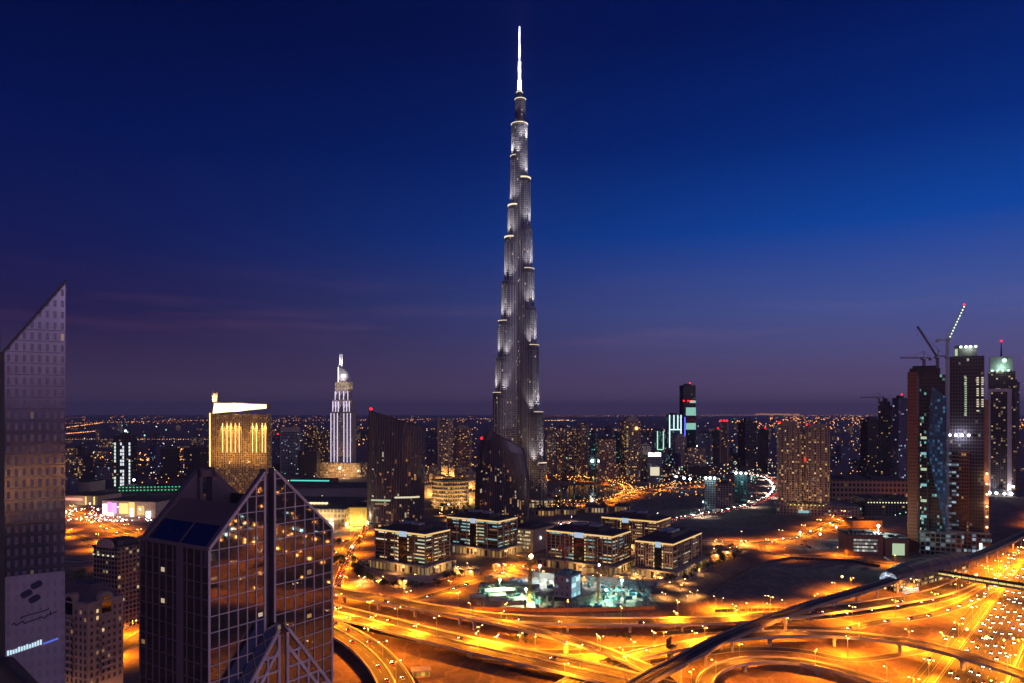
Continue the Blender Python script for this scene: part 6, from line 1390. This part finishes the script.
def along(pts, n, palms, label, group, jit=3.):
    W = [G(x, y) for x, y in pts]; fr = spline(W, 4)
    for i in range(n):
        p = fr[int((i+.5)/n*(len(fr)-1))]+Vector((rn.uniform(-jit, jit), rn.uniform(-jit, jit), 0)); c = copy_tree(rn.choice(PP if rn.random() < palms else TP), None, p, rn.uniform(0, 6.2), label, group); k = rn.uniform(.8, 1.2); c.scale = (k, k, k)
along([(352, 566), (362, 577), (385, 588), (410, 590), (440, 585), (462, 575)], 34, .3, 'tree or palm along the garden wall below the leftmost office block', 'trees below the leftmost office block')
along([(600, 566), (640, 573), (670, 577), (690, 570), (712, 560), (730, 553)], 34, .6, 'tree or palm beside the striped office blocks', 'trees beside the striped office blocks')
along([(665, 585), (690, 580), (706, 570), (725, 562), (742, 555)], 26, .5, 'tree or palm on the bank left of the bare sand lot', 'trees left of the bare sand lot')
scatter(56, (532, 605, 500, 512), .5, 'tree or palm in the dark garden beside the lake', 'trees in the lakeside garden', sc_=1.3)
scatter(30, (440, 476, 506, 516), .6, 'tree or palm in the garden of the curved hotel', 'trees by the curved hotel')
scatter(24, (66, 105, 575, 600), .5, 'tree or palm behind the arched dormer hotel', 'trees behind the arched dormer hotel', sc_=.9)
along([(640, 526), (690, 521), (740, 511), (765, 500)], 26, 1, 'palm along the curved avenue with white traffic', 'palms along the curved avenue')
scatter(22, (330, 362, 540, 572), .5, 'tree or palm beside the boulevard of red tail lights', 'trees beside the boulevard')
scatter(16, (500, 640, 636, 646), .3, 'small tree on the orange sand under the flyovers', 'trees under the flyovers', sc_=.6)
def lampset(n, box, label, group):
    for i in range(n): copy_tree(LP4, None, G(rn.uniform(box[0], box[1]), rn.uniform(box[2], box[3])), rn.uniform(0, 6.2), label, group)
lampset(26, (536, 604, 498, 511), 'small garden lamp in the lakeside garden', 'garden lamps by the lake')
lampset(18, (455, 545, 566, 577), 'small amber lamp in front of the teal lit office block', 'small lamps before the office blocks')
lampset(14, (560, 640, 577, 584), 'small amber lamp between the building site and the striped office blocks', 'small lamps behind the building site')
lampset(12, (358, 450, 578, 586), 'small amber lamp along the garden wall of the leftmost office block', 'small lamps on the garden wall')
lampset(12, (712, 748, 543, 556), 'small lamp in the dark car park right of the striped office blocks', 'lamps in the dark car park')
lampset(12, (440, 500, 508, 524), 'small lamp in the garden of the curved hotel', 'lamps by the curved hotel')
lampset(8, (655, 700, 583, 605), 'small lamp on the dark ground right of the building site', 'lamps right of the building site')
# parked cars
def carpark(n, box, label, group):
    for i in range(n): car_on(G(rn.uniform(box[0], box[1]), rn.uniform(box[2], box[3]))+Vector((0, 0, .1)), math.atan2(OU.y, OU.x)+rn.choice((0, math.pi/2)), label, group, None)
SITE = 1.6
carpark(16, (715, 750, 545, 555), 'car in the dark car park right of the striped office blocks', 'cars right of the striped office blocks')
carpark(16, (800, 850, 536, 552), 'car in the open car park before the brown car park block', 'cars before the brown car park block')
carpark(12, (610, 660, 585, 600), 'car parked at the right end of the building site', 'cars at the building site')
for px, py, col, pw, lb in ((800, 546, (1, .72, .4), 30000, 'lamp mast with a bright star like lamp in the open car park'), (836, 540, (.6, .9, 1), 36000, 'blue white lamp mast in the open car park'), (820, 548, (.7, .95, 1), 24000, 'second blue white lamp mast in the open car park nearer the sand lot'), (90, 514, (1, .45, .5), 26000, 'pink white lamp mast at the left of the shopping car park'), (118, 518, (1, .6, .5), 26000, 'pink white lamp mast in the middle of the shopping car park'), (140, 520, (1, .5, .4), 24000, 'pink white lamp mast at the right of the shopping car park'),
    (676, 488, (.8, .9, 1), 60000, 'left one of the white floodlight masts on the dark park ground'), (684, 490, (.8, .95, 1), 60000, 'white floodlight mast beside the first one on the dark park ground'), (690, 491, (.8, 1, 1), 60000, 'rightmost white floodlight mast on the dark park ground'), (703, 512, (.4, 1, .85), 50000, 'teal floodlight mast beside the narrow grey block'), (352, 562, (1, .9, .75), 15000, 'white lamp on a tall pole beside the boulevard of red tail lights'), (1013, 500, (1, .8, .6), 50000, 'white lamp mast at the foot of the spired tower'), (340, 478, (.6, 1, .8), 60000, 'green white lamp mast in front of the grey slab tower'), (134, 492, (.9, 1, .95), 60000, 'white lamp mast at the foot of the far construction tower'), (697, 452, (.6, 1, .8), 90000, 'green lamp mast right of the black banded tower')):
    flood(px, py, 16 if py > 500 else 24, col, pw, lb, r=1.1 if py > 500 else 2.4)
# ------------------------------------------------------------------ low city fill and distant lights
rn = random.Random(4); fillm = [FM['brown'], FM['fill'], FM['fill'], FM['dark'], FM['grey'], FM['tan'], FM['violet']]; base = []
keep = [(340, 480, 455, 520), (490, 545, 470, 540), (640, 780, 484, 530), (545, 640, 484, 520), (770, 860, 470, 530), (95, 205, 480, 530), (255, 372, 478, 530), (895, 1024, 488, 560)]
cnt = 0
while cnt < 285:
    py = 413+rn.uniform(4.0, 9.2)**2; px = rn.uniform(40, 1040)
    if py > 497 or any(a < px < c and d < py < e for a, c, d, e in keep): continue
    Y = D(py); h = rn.uniform(8, 30)*(1 if rn.random() < .7 else 2.4); s = rn.uniform(18, 60); P = G(px, py); cnt += 1
    side = 'left' if px < 520 else 'right'
    o = empty('low_city_block', P, R(rn.uniform(-40, 40)), 'low dim block of the hazy city plain on the %s of the supertall' % side, 'building', 'low blocks of the far city on the %s' % side)
    b = MB(); b.box(-s/2, s/2, -s*.3, s*.3, 0, h); b.build('wall', rn.choice(fillm), o)
    b = MB(); b.box(-s/2-.4, s/2+.4, -s*.3-.4, s*.3+.4, h, h+.8); b.box(-s*.3, 0, -s*.1, s*.15, h+.8, h+4); b.build('roof', M['roof'], o)
# thousands of far lamps: rows along far roads and loose clusters
def dots(name, gen, col, es, label):
    b = MB()
    for px, py, z, sz in gen:
        P = G(px, py); r = sz*P.y/F*.40; b.v += [(P.x, P.y-r, z), (P.x+r, P.y, z), (P.x, P.y+r, z), (P.x-r, P.y, z), (P.x, P.y, z+r), (P.x, P.y, z-r)]; n = len(b.v)-6
        for f in ((0, 1, 4), (1, 2, 4), (2, 3, 4), (3, 0, 4), (1, 0, 5), (2, 1, 5), (3, 2, 5), (0, 3, 5)): b.f.append(tuple(n+i for i in f)); b.uv.append(None); b.m.append(0)
    tag(b.build(name, emat(name+' glow', col, es)), label, 'lights', kind='stuff')
rn = random.Random(77)
def back(n, x0, x1, y0, y1, sz):
    out = []
    for _ in range(n):
        out.append((rn.uniform(x0, x1), rn.uniform(y0, y1), rn.uniform(6, 14), sz*rn.uniform(.6, 1.4)))
    return out
def bdots(name, pts, col, es, label):
    b = MB()
    for x_, y_, z, r in pts: b.ball((x_, y_, z), r, 5, 3)
    tag(b.build(name, emat(name+' glow', col, es)), label, 'lights', kind='stuff')
line = []
for k in range(8):
    x0, y0 = rn.uniform(320, 520), rn.uniform(60, 420); a = rn.uniform(-.5, .9)
    line += [(x0+i*26*math.cos(a), y0+i*26*math.sin(a)+rn.uniform(-2, 2), 11, rn.uniform(1.0, 1.6)) for i in range(16)]
for k in range(10):
    x0, y0 = rn.uniform(100, 900), rn.uniform(-1900, -650); a = rn.uniform(-.3, .3)
    line += [(x0+i*34*math.cos(a), y0+i*34*math.sin(a), 11, rn.uniform(1.2, 2.4)) for i in range(16)]
bdots('city_lights_behind', line+back(160, 300, 1300, 40, 700, .9)+back(200, 100, 1300, -2200, -600, 2.0), (1, .40, .08), 24, 'street lights of the city behind and beside the viewer mirrored in the glass towers')
bdots('white_lights_behind', back(40, 300, 900, 150, 460, 1.0)+back(40, 100, 1200, -1600, -600, 2.0), (.5, 1, .9), 16, 'white and teal lights beside the viewer mirrored in the glass towers')
def cars_stuff(name, pix, label):
    b = MB()
    for px, py, dx, dy in pix:
        P = G(px, py); a = math.atan2(dy, dx); c_, s_ = math.cos(a), math.sin(a)
        b.cbox((P.x, P.y, .35), 4.4, 1.8, .65, a); b.cbox((P.x-.2*c_, P.y-.2*s_, 1.001), 2.3, 1.5, .5, a, 1)
        for k, m in ((2.25, 2), (-2.25, 3)):
            for o in (-.6, .6): b.ball((P.x+k*c_-o*s_, P.y+k*s_+o*c_, .72), .34, 5, 3, m)
    tag(b.build(name, [CARC[1], M['glass'], M['head'], M['redmat']]), label, 'cars', kind='stuff')
pk = []
for _ in range(150): pk.append((rn.uniform(66, 150), rn.uniform(507, 522), *rn.choice(((1, .3), (-1, -.3), (.3, -1)))))
for key, offs in (('avenue', (4, -4, 8, -6)), ('arterial', (3, -4))):
    fr, w_, z = PATHS[key]
    for (p, t, r) in fr[::3]:
        for o in offs:
            if rn.random() < (.75 if key == 'avenue' else .15): q = p+r*o; pk.append((512+q.x*F/q.y, HZ+CAMZ*F/q.y, t.x*(1 if o > 0 else -1), t.y*(1 if o > 0 else -1)))
cars_stuff('distant_traffic', pk, 'mass of tiny cars on the far avenue and before the neon shopping centre')
def row(x0, y0, x1, y1, n, sz, z=10, j=.35): return [(x0+(x1-x0)*(i+rn.uniform(-j, j))/n, y0+(y1-y0)*i/n+rn.uniform(-.12, .12), z, sz*rn.uniform(.6, 1.3)) for i in range(n)]
def cloud(x0, x1, y0, y1, n, sz, z=8): return [(rn.uniform(x0, x1), rn.uniform(y0, y1), z*rn.uniform(.5, 2), sz*rn.uniform(.5, 1.4)) for _ in range(n)]
g = row(66, 424, 210, 420.5, 46, .8)+row(66, 428.5, 104, 423, 26, 1.1)+row(66, 435, 100, 432, 26, 1.1)+row(66, 441, 210, 441, 60, .8)+row(270, 421, 500, 419, 70, .75)+row(360, 429, 480, 430.5, 34, 1.1)+row(540, 416.2, 900, 415.5, 150, .8)+row(545, 421, 570, 420.5, 16, 1)+row(540, 429.5, 690, 431, 40, 1.1)
g += row(756, 412.9+1.2, 800, 414.6, 60, 1.6)+cloud(770, 900, 418, 430, 150, 1.1)+cloud(720, 775, 421, 436, 40, 1.2)+cloud(66, 211, 452, 470, 130, 1.4)+cloud(66, 160, 455, 466, 60, 1.8)+cloud(770, 905, 414.5, 420, 160, .9)+cloud(66, 500, 416, 424, 240, .7)+row(66, 466, 210, 462, 40, 1.3)+cloud(1000, 1024, 420, 432, 30, 1.3)+cloud(1000, 1024, 437, 450, 24, 1.5)
g += cloud(356, 368, 436, 450, 10, 1.4)+cloud(270, 335, 424, 440, 30, 1.1)
dots('distant_sodium_lights', g, (1, .38, .07), 3.8, 'countless orange street lights of the far plain below the horizon')
g = cloud(66, 500, 418, 450, 90, .9)+cloud(540, 900, 417, 445, 110, .9)+cloud(640, 780, 462, 484, 190, 1.1, 6)+cloud(540, 900, 430, 470, 160, .9)+cloud(270, 370, 470, 500, 40, 1.0)+cloud(66, 210, 440, 480, 40, 1.3)+cloud(270, 335, 440, 476, 30, 1.2)+row(552, 421, 578, 421, 9, 1.0)+row(690, 414.8, 760, 414.8, 22, .9)
dots('distant_white_lights', g, (1, .86, .66), 2.2, 'scattered white lights among the far low city blocks')
g = cloud(66, 210, 426, 476, 14, 1.6)+cloud(560, 700, 440, 475, 40, 1.2)+cloud(690, 760, 445, 500, 60, 1.3)+cloud(830, 910, 505, 525, 14, 1.2)+cloud(540, 700, 484, 500, 20, 1.0)+cloud(270, 300, 468, 476, 8, 1.8)+cloud(830, 870, 480, 500, 4, 1.2)
dots('distant_teal_lights', g, (.4, 1, .75), 2.0, 'scattered green and teal lights among the far low city blocks')
g = cloud(424, 474, 466, 500, 130, 1.2, 14)+cloud(545, 640, 478, 484, 60, 1.3)+cloud(600, 700, 484, 503, 60, 1.1)+cloud(540, 600, 500, 512, 60, .9, 5)+cloud(770, 830, 452, 466, 20, 1.1)+cloud(540, 760, 440, 480, 170, 1.0)+cloud(430, 480, 440, 470, 40, 1.0)+cloud(820, 905, 440, 490, 60, 1.0)+cloud(690, 860, 440, 500, 110, 1.0)+cloud(66, 211, 470, 490, 40, 1.1)
for key in ('lakeroad', 'oldroad'):
    fr, w_, z = PATHS[key]
    for p, t, r in fr[::2]:
        for o in (-8, 8): q = p+r*o; g.append((512+q.x*F/q.y, HZ+CAMZ*F/q.y, 9, rn.uniform(.9, 1.6)))
dots('distant_amber_lights', g, (1, .42, .08), 3.0, 'amber lamps of the old quarter and lakeside')
# ------------------------------------------------------------------ haze
b = MB(); b.box(-70000, 70000, -65000, 70000, -1, 910); hz = tag(b.build('haze', pmat('unused', (0, 0, 0), var=0)), kind='stuff')
hm = bpy.data.materials.new('haze'); hm.use_nodes = True; t = hm.node_tree
for n in list(t.nodes): 
    if n.type != 'OUTPUT_MATERIAL': t.nodes.remove(n)
pv = t.nodes.new('ShaderNodeVolumePrincipled'); pv.inputs['Density'].default_value = 3.0e-5; pv.inputs['Color'].default_value = (.85, .8, .95, 1); pv.inputs['Anisotropy'].default_value = .3
t.links.new(pv.outputs[0], t.nodes['Material Output'].inputs['Volume']); hz.data.materials.clear(); hz.data.materials.append(hm)
# prototypes that were only copied from
for o in [LP1, LP2, LP2F, LP3, LP4]+CP+CQ+CK+TP+PP: drop(o)
for m_ in bpy.data.materials: m_.cycles.emission_sampling = 'NONE'
